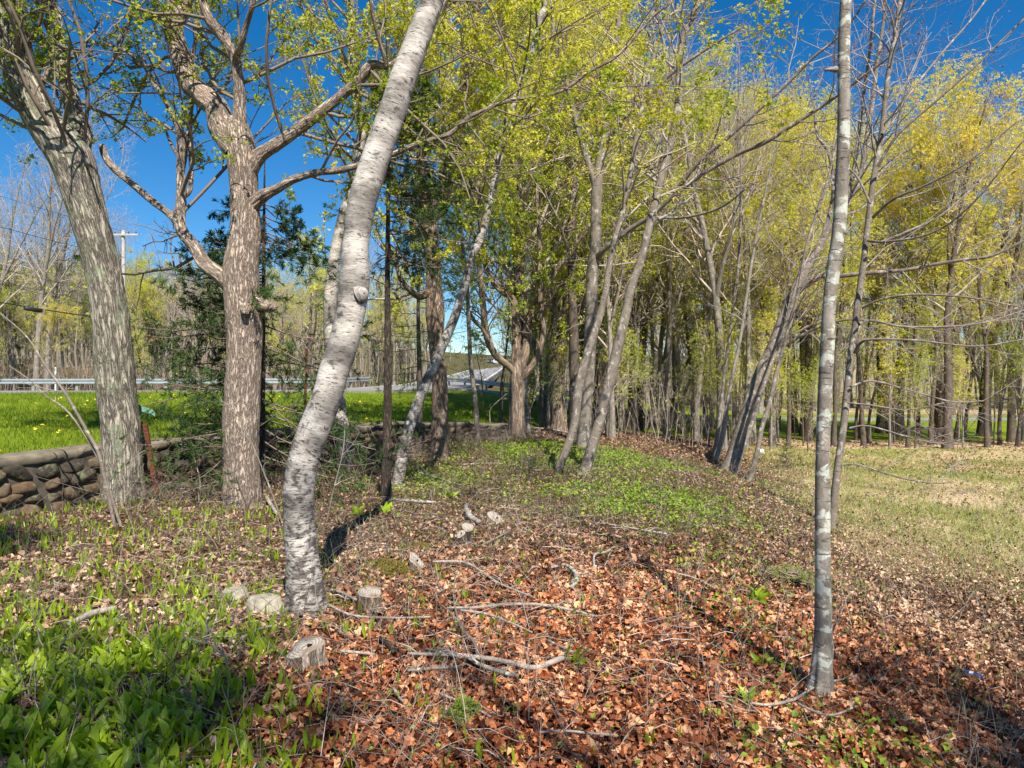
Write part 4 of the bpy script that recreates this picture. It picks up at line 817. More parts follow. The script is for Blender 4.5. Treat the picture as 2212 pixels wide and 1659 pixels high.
scatter(24, (1640, 2500), (66, 84), ['s3', 's4', 's3', 's1', 'b2', 'b3'], 'behind the right lawn', 'golden woods behind the lawn', (.95, 1.3), None, 2.4, 9)
scatter(5, (1560, 1720), (60, 66), ['r1'], 'against the sky right of centre', 'red budded maples', (1.25, 1.5), None, 2, 10)
scatter(12, (-150, 230), (50, 64), ['b1', 'b2', 'b1'], 'beyond the left guardrail', 'bare trees beyond the guardrail', (.9, 1.15), None, 2.2, 11)
scatter(8, (-200, 260), (47, 58), ['s4', 's1', 'g1'], 'beyond the left guardrail', 'leafing trees beyond the guardrail', (.4, .68), None, 2.2, 12)
scatter(44, (200, 960), (54, 88), ['b2', 'b3', 'b1', 'b2', 'b3', 'b1', 's1'], 'across the road', 'bare woods across the road', (.55, .85), None, 1.9, 13)
scatter(34, (840, 1320), (62, 120), ['s2', 'g1', 'b1', 's1'], 'beside the distant hill road', 'trees beside the hill road', (.7, 1.0), lambda x, y, px: 985 < px < 1110, 2.4, 14)
scatter(7, (1010, 1180), (28.5, 34), ['u1', 'b3', 'u2'], 'by the end of the wall', 'saplings by the wall end', (.6, .9), None, .8, 21)
scatter(34, (1280, 2400), (28, 62), ['u1', 'u2'], 'low in the woods at right', 'understory saplings', (.7, 1.2), lambda x, y, px: is_lawn(np.array([x]), np.array([y]))[0] > .3 or (px > 1750 and y < 31), 1.2, 15)
scatter(14, (-100, 950), (45, 60), ['u1', 'u2', 'u1'], 'behind the long guardrail', 'understory saplings across the road', (.7, 1.1), None, 1.5, 16)

# far woods, one mass
def woods(n, seed):
    g = np.random.default_rng(seed); P = np.zeros((0, 9, 3)); xs = []; ys = []
    while len(xs) < n:
        y = 76 + 114 * g.random() ** 1.5; x = g.uniform(-1.05, 1.05) * y
        if abs(x - np.interp(y, RP[:, 1], RP[:, 0])) < 9 or (x > 5 and g.random() < .72): continue
        if y > 120 and g.random() < .4: continue
        xs.append(x); ys.append(y)
    xs = np.array(xs); ys = np.array(ys); z = hgt(xs, ys); H = g.uniform(9, 16, n) * np.where(xs < 8, .8, 1.05); k = 6
    t = np.linspace(0, 1, k)[None]; P = np.stack([xs[:, None] + np.cumsum(g.normal(size=(n, k)) * .25, 1), ys[:, None] + 0 * t, z[:, None] - .3 + H[:, None] * t], -1); R = (g.uniform(.10, .22, n)[:, None]) * (1 - .85 * t)
    m1 = MD(); tubes(m1, P, R, 5); A, AR = spawn(P, R, 12, .33, .7, .4, .25, 1, 4, .12, .5, .3, .02, g); B, BR = spawn(A, AR, 5, .5, .7, .3, .15, 1, 3, .15, .6, .4, .018, g)
    tubes(m1, A, AR, 3); tubes(m1, B, BR, 3); return m1, B
m1, B = woods(1500, 55); b0 = (0, 120, 0)
tag(mobj('distant_woods', m1, M['far']), 'grey brown bare woods covering the far hillside', 'woods', kind='stuff')
lf = MD(); g = np.random.default_rng(5); Bs = B[(vnoise(B[:, 0] * .06) > .38)]; leaves(lf, Bs[g.random(len(Bs)) < .3], 2, .42, g, 'tuft', .3)
tag(mobj('distant_foliage', lf, M['leafy'], None, (0, 0, 0), False), 'yellow green haze of young leaves through the far woods', 'foliage', kind='stuff')
# understory brush on the wood floor beyond the clearing
g = np.random.default_rng(6); n = 3600; yy = g.uniform(27, 75, n); xx = g.uniform(-.85, .95, n) * yy; kk_ = (xx > 0) | (yy > 45); xx = xx[kk_]; yy = yy[kk_]; ok = np.array([okpos(a, b) for a, b in zip(xx, yy)]) & (is_lawn(xx, yy) < .3) & ~((xx > 9) & (yy < 37)) & ((xx < 9) | (g.random(len(xx)) < .5)); xx = xx[ok]; yy = yy[ok]; n = len(xx)
P = np.stack([np.stack([xx + g.normal(size=n) * .15 * j, yy + g.normal(size=n) * .1 * j, hgt(xx, yy) + j * g.uniform(.4, 1.3, n)], -1) for j in range(4)], 1); R = np.linspace(.011, .004, 4)[None] * np.ones((n, 1))
m1 = MD(); tubes(m1, P, R, 3); A, AR = spawn(P, R, 6, .4, .6, .2, .2, 1, 3, .2, .5, .4, .004, g); tubes(m1, A, AR, 3)
tag(mobj('brush', m1, M['twiglt']), 'thin grey undergrowth stems between the far trunks', 'brush', kind='stuff')
lf = MD(); leaves(lf, A[::2], 1, .10, g, 'q', .05); tag(mobj('brush_leaves', lf, M['leafy'], None, (0, 0, 0), False), 'first yellow green leaves on the undergrowth', 'foliage', kind='stuff')

# conifers in the middle distance
for px, py, h, L, nd, lab, rr_ in [(1522, 936, 11.5, 2.4, 'needlep', 'soft green pine behind the two dark straight trunks', .16), (1385, 930, 8.5, 2.0, 'needlep', 'olive green hemlock close behind the leaning pair', .13),
                              (1900, 925, 6.5, 2.3, 'needlep', 'small soft green pine behind the blackish trunk', .12), (1290, 925, 10, 2.2, 'needle', 'dark hemlock among the brown trunks at the centre', .14),
                              (905, 940, 8, 2.0, 'needlep', 'feathery olive hemlock left of the forked brown trunk', .10), (1168, 925, 8.5, 2.0, 'needlep', 'thin twigged hemlock behind the candelabra tree', .10)]:
    b = gnd(px, py); conifer('pine_tree' if 'pine' in lab else 'hemlock_tree', lab, b, b[2] + h, rr_, M['farbrown'], (b[2] + h * .22, b[2] + h * .97), L, 34, nd, hg, nl=6 if px in (905, 1168) else 2, size=.12)
bb = (P_at(-8, 56), 56); conifer('spruce_tree', 'dark spruce at the far left edge beyond the road', (bb[0], bb[1], gz(*bb)), gz(*bb) + 10.5, .2, M['farbrown'], (gz(*bb) + .5, gz(*bb) + 10.3), 2.6, 70, 'needle', hg, nl=5, size=.26)

# unseen trees around the camera, most added only to throw shade on the foreground
place('b1', -8.5, -4.5, 1.1, 'many stemmed bare tree added unseen behind the viewpoint at far left to cast shade', 'bare trees behind the viewpoint', rz=5)
place('b1', 5.2, -.6, .62, 'bare tree standing just outside the picture at lower right', 'bare trees behind the viewpoint', rz=.4)
place('b3', 3.4, -3.5, .95, 'thin bare brown tree added behind the viewpoint at right as a shade caster', 'bare trees behind the viewpoint', rz=2.2)
place('s2', 2.8, -6.5, .85, 'leafing forked tree added behind the viewpoint to dapple the foreground', 'leafing trees added out of view for shade', rz=1.9)
place('g1', 5.8, -2.2, .8, 'light green birch added behind the viewpoint at far right to cast dapples', 'leafing trees added out of view for shade', rz=4.4)
place('hc', -3.6, 1.5, .85, 'light green birch out of view at left, its high crown shaped to cast shade', 'leafing trees added out of view for shade', rz=1.2)
place('b2', .4, -5.2, .85, 'bare straight tree added unseen behind the viewpoint to cast shade', 'bare trees behind the viewpoint', rz=2.4)

# ------------------------------------------------------------------ ground cover
def samp(n, y0, y1, p, w0, w1, g):                        # points in plan, thinning with distance
    u = g.random(n); y = (y0 ** p + u * (y1 ** p - y0 ** p)) ** (1 / p); x = g.uniform(w0, w1, n) * (y + 1.2); return x, y
def stones_clear(x, y): return np.ones_like(x, bool)
g = np.random.default_rng(31)
md = MD()
x, y = samp(210000, 2.4, 26, .68, -.95, .95, g)
keep = (g.random(len(x)) < (1 - is_lawn(x, y)) * (1 - .62 * is_field(x, y)) * (1 - .55 * lily_d(x, y)) * (1 - .5 * cover_d(x, y)) * (.42 + .58 * np.maximum(is_warm(x, y), smooth(.2, 1.2, x - bank_x(y) + .4)))) & (x > wall_x(y) + .4)
x = x[keep]; y = y[keep]; z = hgt(x, y); n = len(x)
rn = .10 * is_field(x, y) - .16 * smooth(6.5, 10, y) * (1 - is_field(x, y)) * smooth(4.5, 2, x - bank_x(y) + 2) + np.clip(g.random(n) * 1.05 + (fbm2(x, y, 1.1) - .45) * 1.0 + (fbm2(x, y, 4.5, 2) - .4) * .7 - .03, 0, 1); which = g.integers(5, size=n); sz = g.uniform(.026, .072, n) * np.where(g.random(n) < .1, 1.35, 1) * (1 - .35 * smooth(7, 12, y)) * (1 + .03 * y)
for k in range(5):
    s = which == k; inst(md, *LEAF_LIT[k], np.stack([x[s], y[s], z[s] + g.uniform(.0, .045, s.sum())], 1), rotmats(g, s.sum(), None, 1.7 if k < 3 else .8), sz[s], rn[s], is_warm(x[s], y[s]))
x, y = samp(34000, 23, 44, 1.3, -.08, .95, g); kq = (is_lawn(x, y) < .1) & (g.random(len(x)) < 1 - .7 * is_field(x, y)); x = x[kq]; y = y[kq]; n = len(x)
inst(md, *LEAF_LIT[2], np.stack([x, y, hgt(x, y) + g.uniform(.0, .05, n)], 1), rotmats(g, n, None, 1.5), g.uniform(.07, .14, n), g.random(n) * .85, np.zeros(n))
tag(mobj('leaf_litter', md, M['litter'], None, (0, 0, 0), False), 'carpet of dry red brown and tan fallen leaves', 'fallen leaves', kind='stuff')
# small sticks and dead stems
md = MD(); x, y = samp(26000, 2.6, 22, .75, -.95, .9, g); cz = np.clip(gauss(x, y, -1.2, 8.5, 3.2, 4.5) * 1.2 + .12 + .4 * gauss(x, y, 1.5, 15, 3, 4), 0, 1)
keep = (g.random(len(x)) < cz * .55 * (1 - is_lawn(x, y)) * (1 - .8 * is_field(x, y))) & (x > wall_x(y) + .5); x = x[keep]; y = y[keep]; n = len(x)
a = g.random(n) * 6.28; L = g.uniform(.08, .55, n) ** 1.2; P = []
for j in range(4):
    px_ = x + np.cos(a) * L * j / 3 + g.normal(size=n) * .012; py_ = y + np.sin(a) * L * j / 3 * .8 + g.normal(size=n) * .012; P.append(np.stack([px_, py_, hgt(px_, py_) + .03 + g.random(n) * .03 + .03 * (j % 3 == 1)], -1))
tubes(md, np.stack(P, 1), (g.uniform(.0012, .0045, n))[:, None] * np.array([1, .9, .8, .5])[None], 4)
tag(mobj('twig_litter', md, M['stick'], None, (0, 0, 0)), 'grey brown broken twigs scattered over the leaves', 'twigs', kind='stuff')
# upright dry stems
md = MD(); x, y = samp(3800, 3, 20, .8, -.9, .9, g); keep = (is_lawn(x, y) < .1) & (x > wall_x(y) + .5); x = x[keep]; y = y[keep]; n = len(x); lx = g.normal(size=n) * .12; ly = g.normal(size=n) * .12; h = g.uniform(.12, .5, n)
P = np.stack([np.stack([x + lx * j / 3 * (1 + .3 * j), y + ly * j / 3, hgt(x, y) + h * j / 3], -1) for j in range(4)], 1); R = np.linspace(.003, .0012, 4)[None] * np.ones((n, 1)); tubes(md, P, R, 3)
A, AR = spawn(P, R, 3, .5, .6, .1, .3, 1, 3, .2, .6, .5, .001, g); tubes(md, A, AR, 3)
tag(mobj('dry_stems', md, M['stick'], None, (0, 0, 0)), 'wiry upright dead stems over the forest floor', 'dry stems', kind='stuff')
# lily-of-the-valley like leaves : curved folded blades, two or three to a stem
def blade(bend, wid):
    n = 6; t = np.linspace(0, 1, n); w = wid * np.sin(np.pi * np.clip(t * .93 + .05, 0, 1)) ** .8; w[0] = wid * .15; w[-1] = .004
    zz = t - .28 * bend * t ** 2; yy = bend * .55 * t ** 2; v = []
    for i in range(n): v += [[-w[i], yy[i] - .25 * w[i], zz[i]], [0, yy[i] + .25 * w[i], zz[i] - .02], [w[i], yy[i] - .25 * w[i], zz[i]]]
    f = []
    for i in range(n - 1):
        for c in (0, 1): f.append([i * 3 + c, i * 3 + c + 1, i * 3 + c + 4, i * 3 + c + 3])
    return np.array(v), np.array(f)
BL = [blade(.2, .10), blade(.6, .125), blade(1.2, .15), blade(.08, .06)]
def upmat(g, n, tilt): 
    a = g.random(n) * 6.28; zv = norm(np.stack([g.normal(size=n) * tilt, g.normal(size=n) * tilt, np.ones(n)], 1)); xv = norm(np.cross(np.stack([np.cos(a), np.sin(a), 0 * a], 1), zv)); return np.stack([xv, np.cross(zv, xv), zv], -1)
md = MD(); x, y = samp(60000, 2.3, 13, 1.0, -1.05, .1, g); keep = (g.random(len(x)) < lily_d(x, y) * .36); x = x[keep]; y = y[keep]
xa, ya = samp(520, 2.4, 8, .9, -.45, .25, g); sp = g.random(len(xa)) < .5 * smooth(.28, -.25, xa - .05) + .08; x = np.concatenate([x, xa[sp]]); y = np.concatenate([y, ya[sp]])
dens = smooth(6.5, 4.2, y) * smooth(-.2, 1.2, -0.95 - .34 * (y - 3.6) - x)
for rep in range(3):
    s = g.random(len(x)) < (1.0, .8, .35)[rep]; n = s.sum(); kk = np.where(g.random(n) < dens[s] * .9, g.integers(1, 3, n), np.where(g.random(n) < .6, 3, 0)); xx = x[s] + g.normal(size=n) * .015; yy = y[s] + g.normal(size=n) * .015; ln = g.uniform(.075, .18, n) * (.85 + .3 * dens[s])
    cl = np.clip(g.random(n) * .6 + fbm2(xx, yy, 1.5) * .6 - .05, 0, 1)
    for k in range(4):
        t = kk == k; inst(md, *BL[k], np.stack([xx[t], yy[t], hgt(xx[t], yy[t]) - .005], 1), upmat(g, t.sum(), .26), ln[t], cl[t])
tag(mobj('lily_of_the_valley_patch', md, M['lily'], None, (0, 0, 0)), 'bright green broad leaved shoots crowding the lower left foreground', 'ground plants', kind='stuff')
# low green cover patches
md = MD(); x, y = samp(230000, 3, 27, 1.25, -.45, .5, g); keep = g.random(len(x)) < cover_d(x, y) ** 1.2; x = x[keep]; y = y[keep]; n = len(x)
inst(md, *LEAF_Q, np.stack([x, y, hgt(x, y) + g.uniform(.02, .13, n)], 1), rotmats(g, n, None, 1.5), g.uniform(.02, .055, n) * (1 + .03 * y), np.clip(g.random(n) * .7 + fbm2(x, y, 2) * .5 - .1, 0, 1))
xs_, ys_ = samp(2600, 3, 15, .8, -.5, .9, g); kq = (is_lawn(xs_, ys_) < .1) & (fbm2(xs_, ys_, 1.7) > .45); xs_ = xs_[kq]; ys_ = ys_[kq]; n = len(xs_)
inst(md, *LEAF_MAPLE, np.stack([xs_, ys_, hgt(xs_, ys_) + g.uniform(.03, .12, n)], 1), rotmats(g, n, None, 2), g.uniform(.02, .06, n), .4 + .6 * g.random(n))
tag(mobj('ground_cover', md, M['cover'], None, (0, 0, 0), False), 'patches of low light green seedlings on the clearing floor', 'ground cover', kind='stuff')
# low woody undergrowth in the clearing : tiny twiggy shrubs with olive leaves
md = MD(); x, y = samp(5200, 5.5, 27, 1.0, -.35, .75, g); kq = (is_lawn(x, y) < .1) & (x > wall_x(y) + .6) & (g.random(len(x)) < np.clip(.12 + 1.1 * gauss(x, y, .3, 15, 3.2, 6) + .5 * gauss(x, y, 3.6, 9.5, 1.0, 3.5) + .3 * (is_field(x, y) > .2), 0, 1) * smooth(.32, .5, fbm2(x + 5, y, .9))); x = x[kq]; y = y[kq]; n = len(x)
h = g.uniform(.08, .30, n); lx = g.normal(size=n) * .07; ly = g.normal(size=n) * .07
P = np.stack([np.stack([x + lx * j / 3, y + ly * j / 3, hgt(x, y) + h * j / 3], -1) for j in range(4)], 1); Rr = np.linspace(.0035, .0015, 4)[None] * np.ones((n, 1)); tubes(md, P, Rr, 3)
A, AR = spawn(P, Rr, 6, .7, .7, .15, .1, 1, 3, .25, .7, .5, .0012, g); tubes(md, A, AR, 3)
tag(mobj('undergrowth_stems', md, M['stick'], None, (0, 0, 0)), 'tiny brown shrub stems over the clearing', 'undergrowth', kind='stuff')
md = MD(); p = A[:, 1:].reshape(-1, 3); p = p[g.random(len(p)) < .55]; inst(md, *LEAF_Q, p, rotmats(g, len(p), None, .8), g.uniform(.02, .045, len(p)) * (1 + .03 * p[:, 1]), np.clip(g.random(len(p)) * .8, 0, 1))
tag(mobj('undergrowth_leaves', md, M['olive'], None, (0, 0, 0), False), 'small olive leaves of the low shrubs in the clearing', 'undergrowth', kind='stuff')
# field grass and straw on the right, lawn blades on the left
GB = (np.array([[-.05, 0, 0], [.05, 0, 0], [.035, .10, .55], [-.035, .10, .55], [0, .34, 1.0]]), None)
def grassblades(md, x, y, z, ln, tilt, col, g, wd=1.0):
    n = len(x); v = GB[0] * np.array([wd, 1, 1]); M3 = upmat(g, n, tilt)
    V = np.einsum('nij,nkj->nki', M3, v[None] * ln[:, None, None]) + np.stack([x, y, z], 1)[:, None]; b = (np.arange(n) * 5)[:, None]
    md.add(V, b + np.array([0, 1, 2, 3]), None, np.repeat(col, 5)); md.f.append(b + np.array([3, 2, 4]) + (md.n - n * 5))
md = MD(); x, y = samp(260000, 5, 31, 1.2, .2, 1.0, g); fdm = is_field(x, y); keep = g.random(len(x)) < fdm * (.15 + .85 * smooth(.36, .56, fbm2(x, y, .55) * .6 + fbm2(x, y, 2.2) * .4)); x = x[keep]; y = y[keep]; n = len(x)
grassblades(md, x, y, hgt(x, y), g.uniform(.04, .17, n), .5, np.clip(fbm2(x, y, .45) * .9 + .75 * g.random(n) - .25, 0, 1), g, .55)
x, y = samp(9000, 2.6, 9, .9, -.1, .9, g); keep = g.random(len(x)) < .5 * smooth(.5, .68, fbm2(x + 3, y, 1.6)) + .6 * gauss(x, y, 2.2, 3.3, .9, .5); x = x[keep]; y = y[keep]; n = len(x)
grassblades(md, x, y, hgt(x, y), g.uniform(.05, .16, n), .4, .35 * g.random(n), g, .7)
tag(mobj('field_grass', md, M['straw'], None, (0, 0, 0), False), 'thin green and straw coloured grass over the right hollow', 'grass', kind='stuff')
md = MD(); n = 90000; y = g.uniform(8, 36, n) ; x = wall_x(np.minimum(y, 28)) - .35 - g.random(n) ** 1.3 * (12 + y * .4); keep = (is_lawn(x, y) > .8) & (g.random(n) < np.clip(16 / y, .3, 1)); x = x[keep]; y = y[keep]; keep = np.array([True] * len(x))
rd = np.min(np.hypot(RP[None, ::2, 0] - x[:, None], RP[None, ::2, 1] - y[:, None]), 1); k_ = rd > 3.9; x = x[k_]; y = y[k_]; n = len(x)
grassblades(md, x, y, hgt(x, y), g.uniform(.05, .12, n) * (1 + .02 * y), .45, np.clip(fbm2(x, y, .6) + .5 * g.random(n) - .2, 0, 1), g, 1.2)
tag(mobj('lawn_grass', md, M['grass'], None, (0, 0, 0), False), 'lush green lawn grass on the bank above the wall', 'grass', kind='stuff')
md = MD(); n = 420; y = g.uniform(11, 30, n); x = wall_x(np.minimum(y, 27)) - .5 - g.random(n) * 14; s = fbm2(x, y, .5) > .42; x = x[s]; y = y[s]; n = len(x)
inst(md, *lobed(6, .8, .15, g), np.stack([x, y, hgt(x, y) + .09], 1), rotmats(g, n, None, 3), g.uniform(.07, .11, n), g.random(n))
tag(mobj('dandelions', md, M['yellow'], None, (0, 0, 0), False), 'yellow dandelion heads dotted over the lawn', 'flowers', kind='stuff')
# moss cushions by the small stumps
md = MD(); c = [gnd(830, 1225), gnd(860, 1240), gnd(905, 1185), gnd(700, 1310)]
for q_ in c:
    n = 2500; a = g.random(n) * 6.28; r = np.sqrt(g.random(n)) * .22; x = q_[0] + np.cos(a) * r * 1.3; y = q_[1] + np.sin(a) * r
    inst(md, *LEAF_Q, np.stack([x, y, hgt(x, y) + .02 + .05 * (1 - r / .22)], 1), rotmats(g, n, None, .5), g.uniform(.012, .03, n), g.random(n))
tag(mobj('moss', md, M['moss'], None, (0, 0, 0), False), 'olive brown moss mounds between the small stumps', 'moss', kind='stuff')
# wood chips and strewn sawdust are part of the litter; dead brush at the wall foot
md = MD(); n = 700; y = g.uniform(11, 26, n); x = wall_x(y) + g.uniform(.5, 2.2, n); P = np.stack([np.stack([x + g.normal(size=n) * .12 * j, y + g.normal(size=n) * .12 * j, hgt(x, y) + .02 + j * g.uniform(.02, .22, n)], -1) for j in range(4)], 1); R = np.linspace(.004, .0018, 4)[None] * np.ones((n, 1))
tubes(md, P, R, 3); A, AR = spawn(P, R, 4, .5, .7, .1, .1, 1, 3, .25, .6, .5, .002, g); tubes(md, A, AR, 3)
tag(mobj('wall_brush', md, M['stick'], None, (0, 0, 0)), 'tangle of dead brush along the foot of the wall', 'brush', kind='stuff')

# ------------------------------------------------------------------ stumps, logs, rocks
def stump(px, py, wpx, hpx, label, tilt=(0, 0), hollow=True, lob=.12, mat='brown'):
    b = gnd(px, py); r = wpx * b[1] / F / 2; h = hpx * b[1] / F; root = thing('tree_stump', b, label, 'stump', 'sawn stumps in the clearing')
    ns = 40; th = np.arange(ns) * 2 * np.pi / ns; out = 1 + lob * np.cos(th * 3 + px) + lob * .5 * np.cos(th * 5 + px * 2); m_ = MD(); nz = 12; V = []; B = []
    for i in range(nz):
        t = i / (nz - 1); rr = r * out * (1 + .35 * (1 - t) ** 2) * (1 + .05 * (fbm(np.stack([np.cos(th) * 3, np.sin(th) * 3, th * 0 + t * 1.5], -1) * 2 + px, 3) - .45) * 4)
        z = (-.06 + (h + .06) * t) + (tilt[0] * np.cos(th) - tilt[1] * np.sin(th)) * r * t
        V.append(np.stack([rr * np.cos(th), rr * np.sin(th), z], 1)); B.append(np.stack([r * np.cos(th), r * np.sin(th), 0 * th + t * h], 1))
    i = np.arange(nz * ns).reshape(nz, ns); nx = np.roll(i, -1, 1); m_.add(np.array(V), np.stack([i[:-1], nx[:-1], nx[1:], i[1:]], -1).reshape(-1, 4), np.array(B)); mobj('bark', m_, M[mat], root)
    tp = V[-1]; t_ = MD(); ks = (1.0, .96, .7, .35); W = [tp * [k, k, 1] for k in ks]
    for j, k in enumerate(ks): W[j][:, 2] = h + (tp[:, 2] - h) * k + (.004 if j else 0)
    cen = np.array([[0, 0, h + (-.02 if hollow else .004)]]); VV = np.concatenate(W + [cen]); i = np.arange(4 * ns).reshape(4, ns); nx = np.roll(i, -1, 1)
    t_.add(VV, np.stack([i[:-1], nx[:-1], nx[1:], i[1:]], -1).reshape(-1, 4), VV * [1, 1, .2]); t_.f.append(np.stack([i[-1], nx[-1], np.full(ns, 4 * ns)], -1)); mobj('cut_top', t_, M['sawn'], root)
    if hollow:
        h_ = MD(); nh = 10; a = np.arange(nh) * 2 * np.pi / nh; c = np.stack([np.cos(a) * r * .15 + r * .25, np.sin(a) * r * .1, 0 * a + h + .012 + tilt[0] * r * .2], 1); c2 = c * [1, 1, 1] + [0, 0, -.02]; h_.add(np.concatenate([c, c2]), np.array([[j, (j + 1) % nh, (j + 1) % nh + nh, j + nh] for j in range(nh)])); h_.f.append(np.arange(nh)[None]); mobj('heart_rot', h_, M['dark'], root)
    return root
stump(660, 1440, 72, 42, 'broad pale cut stump with a dark knot on top, nearest of the stumps', (.25, -.25), True, .14, 'maple')
stump(800, 1322, 50, 42, 'tall weathered stump right of the big birch foot', (-.1, -.2), False, .1, 'brown')
stump(994, 1178, 22, 24, 'small stump with a dot in its centre, left half of the double stump', (.3, -.5), True, .05, 'dark')
stump(1010, 1172, 26, 32, 'small taller stump, right half of the double stump', (-.2, -.5), False, .06, 'dark')
stump(898, 1236, 30, 26, 'slanting hollow topped stump by the moss mounds', (-.8, -.5), True, .1, 'brown')
stump(1070, 1130, 34, 12, 'low slanting whitish stump right of the curved birch log', (-.5, -.4), True, .12, 'maple')
def log(name, pts, mat, label, lift=.5, group=None, br=0, seed=0, sides=14, kind='smooth'):
    P = []; R = []
    for a, b, w in pts:
        q_ = gnd(a, b); r = w * q_[1] / F / 2; P.append(q_ + [0, 0, r * lift + .05]); R.append(max(r, .007) * (1.0 if name == 'fallen_branch' else 1))
    P = np.array(P); R = np.array(R); m_ = MD(); b0 = P[0].copy(); root = thing(name, b0, label, 'log' if 'log' in name else 'branch', group)
    P2, R2 = limb(m_, P, R, .04, sides, .04, kind, 1, 0); m_.f.append((np.arange(sides)[::-1] + (m_.n - sides * len(P2)))[None]); mobj('wood', m_, mat, root, b0)
    if br:
        g = np.random.default_rng(seed); Pn, Rn = resample(P2, R2, 8); A, AR = spawn(Pn[None], Rn[None], br, .45, .7, .02, .15, .95, 6, .14, .6, .3, .0025, g)
        A[..., 2] = np.maximum(A[..., 2], hgt(A[..., 0], A[..., 1]) + .01) ; A[..., 2] = np.minimum(A[..., 2], hgt(A[..., 0], A[..., 1]) + .10)
        B, BR = spawn(A, AR, 3, .5, .7, .0, .2, 1, 4, .2, .6, .4, .0018, g); B[..., 2] = np.maximum(B[..., 2], hgt(B[..., 0], B[..., 1]) + .01)
        t_ = MD(); tubes(t_, A, AR, 5); tubes(t_, B, BR, 4); mobj('side_twigs', t_, M['stickw'], root, b0)
log('birch_log', [(1006, 1103, 9), (1010, 1118, 12), (1018, 1130, 13), (1034, 1139, 11)], M['birch'], 'short curved white birch log behind the double stump', .6)
log('birch_log', [(840, 1088, 5), (870, 1090, 7), (905, 1093, 7), (938, 1094, 5)], M['birch'], 'straight white birch log lying right of the dark fir foot', .6)
log('birch_log', [(572, 1080, 7), (582, 1098, 8), (597, 1122, 7)], M['birch'], 'pale birch stick leaning at the right foot of the stout tan maple', 1.5)
FB = 'fallen branches on the clearing floor'
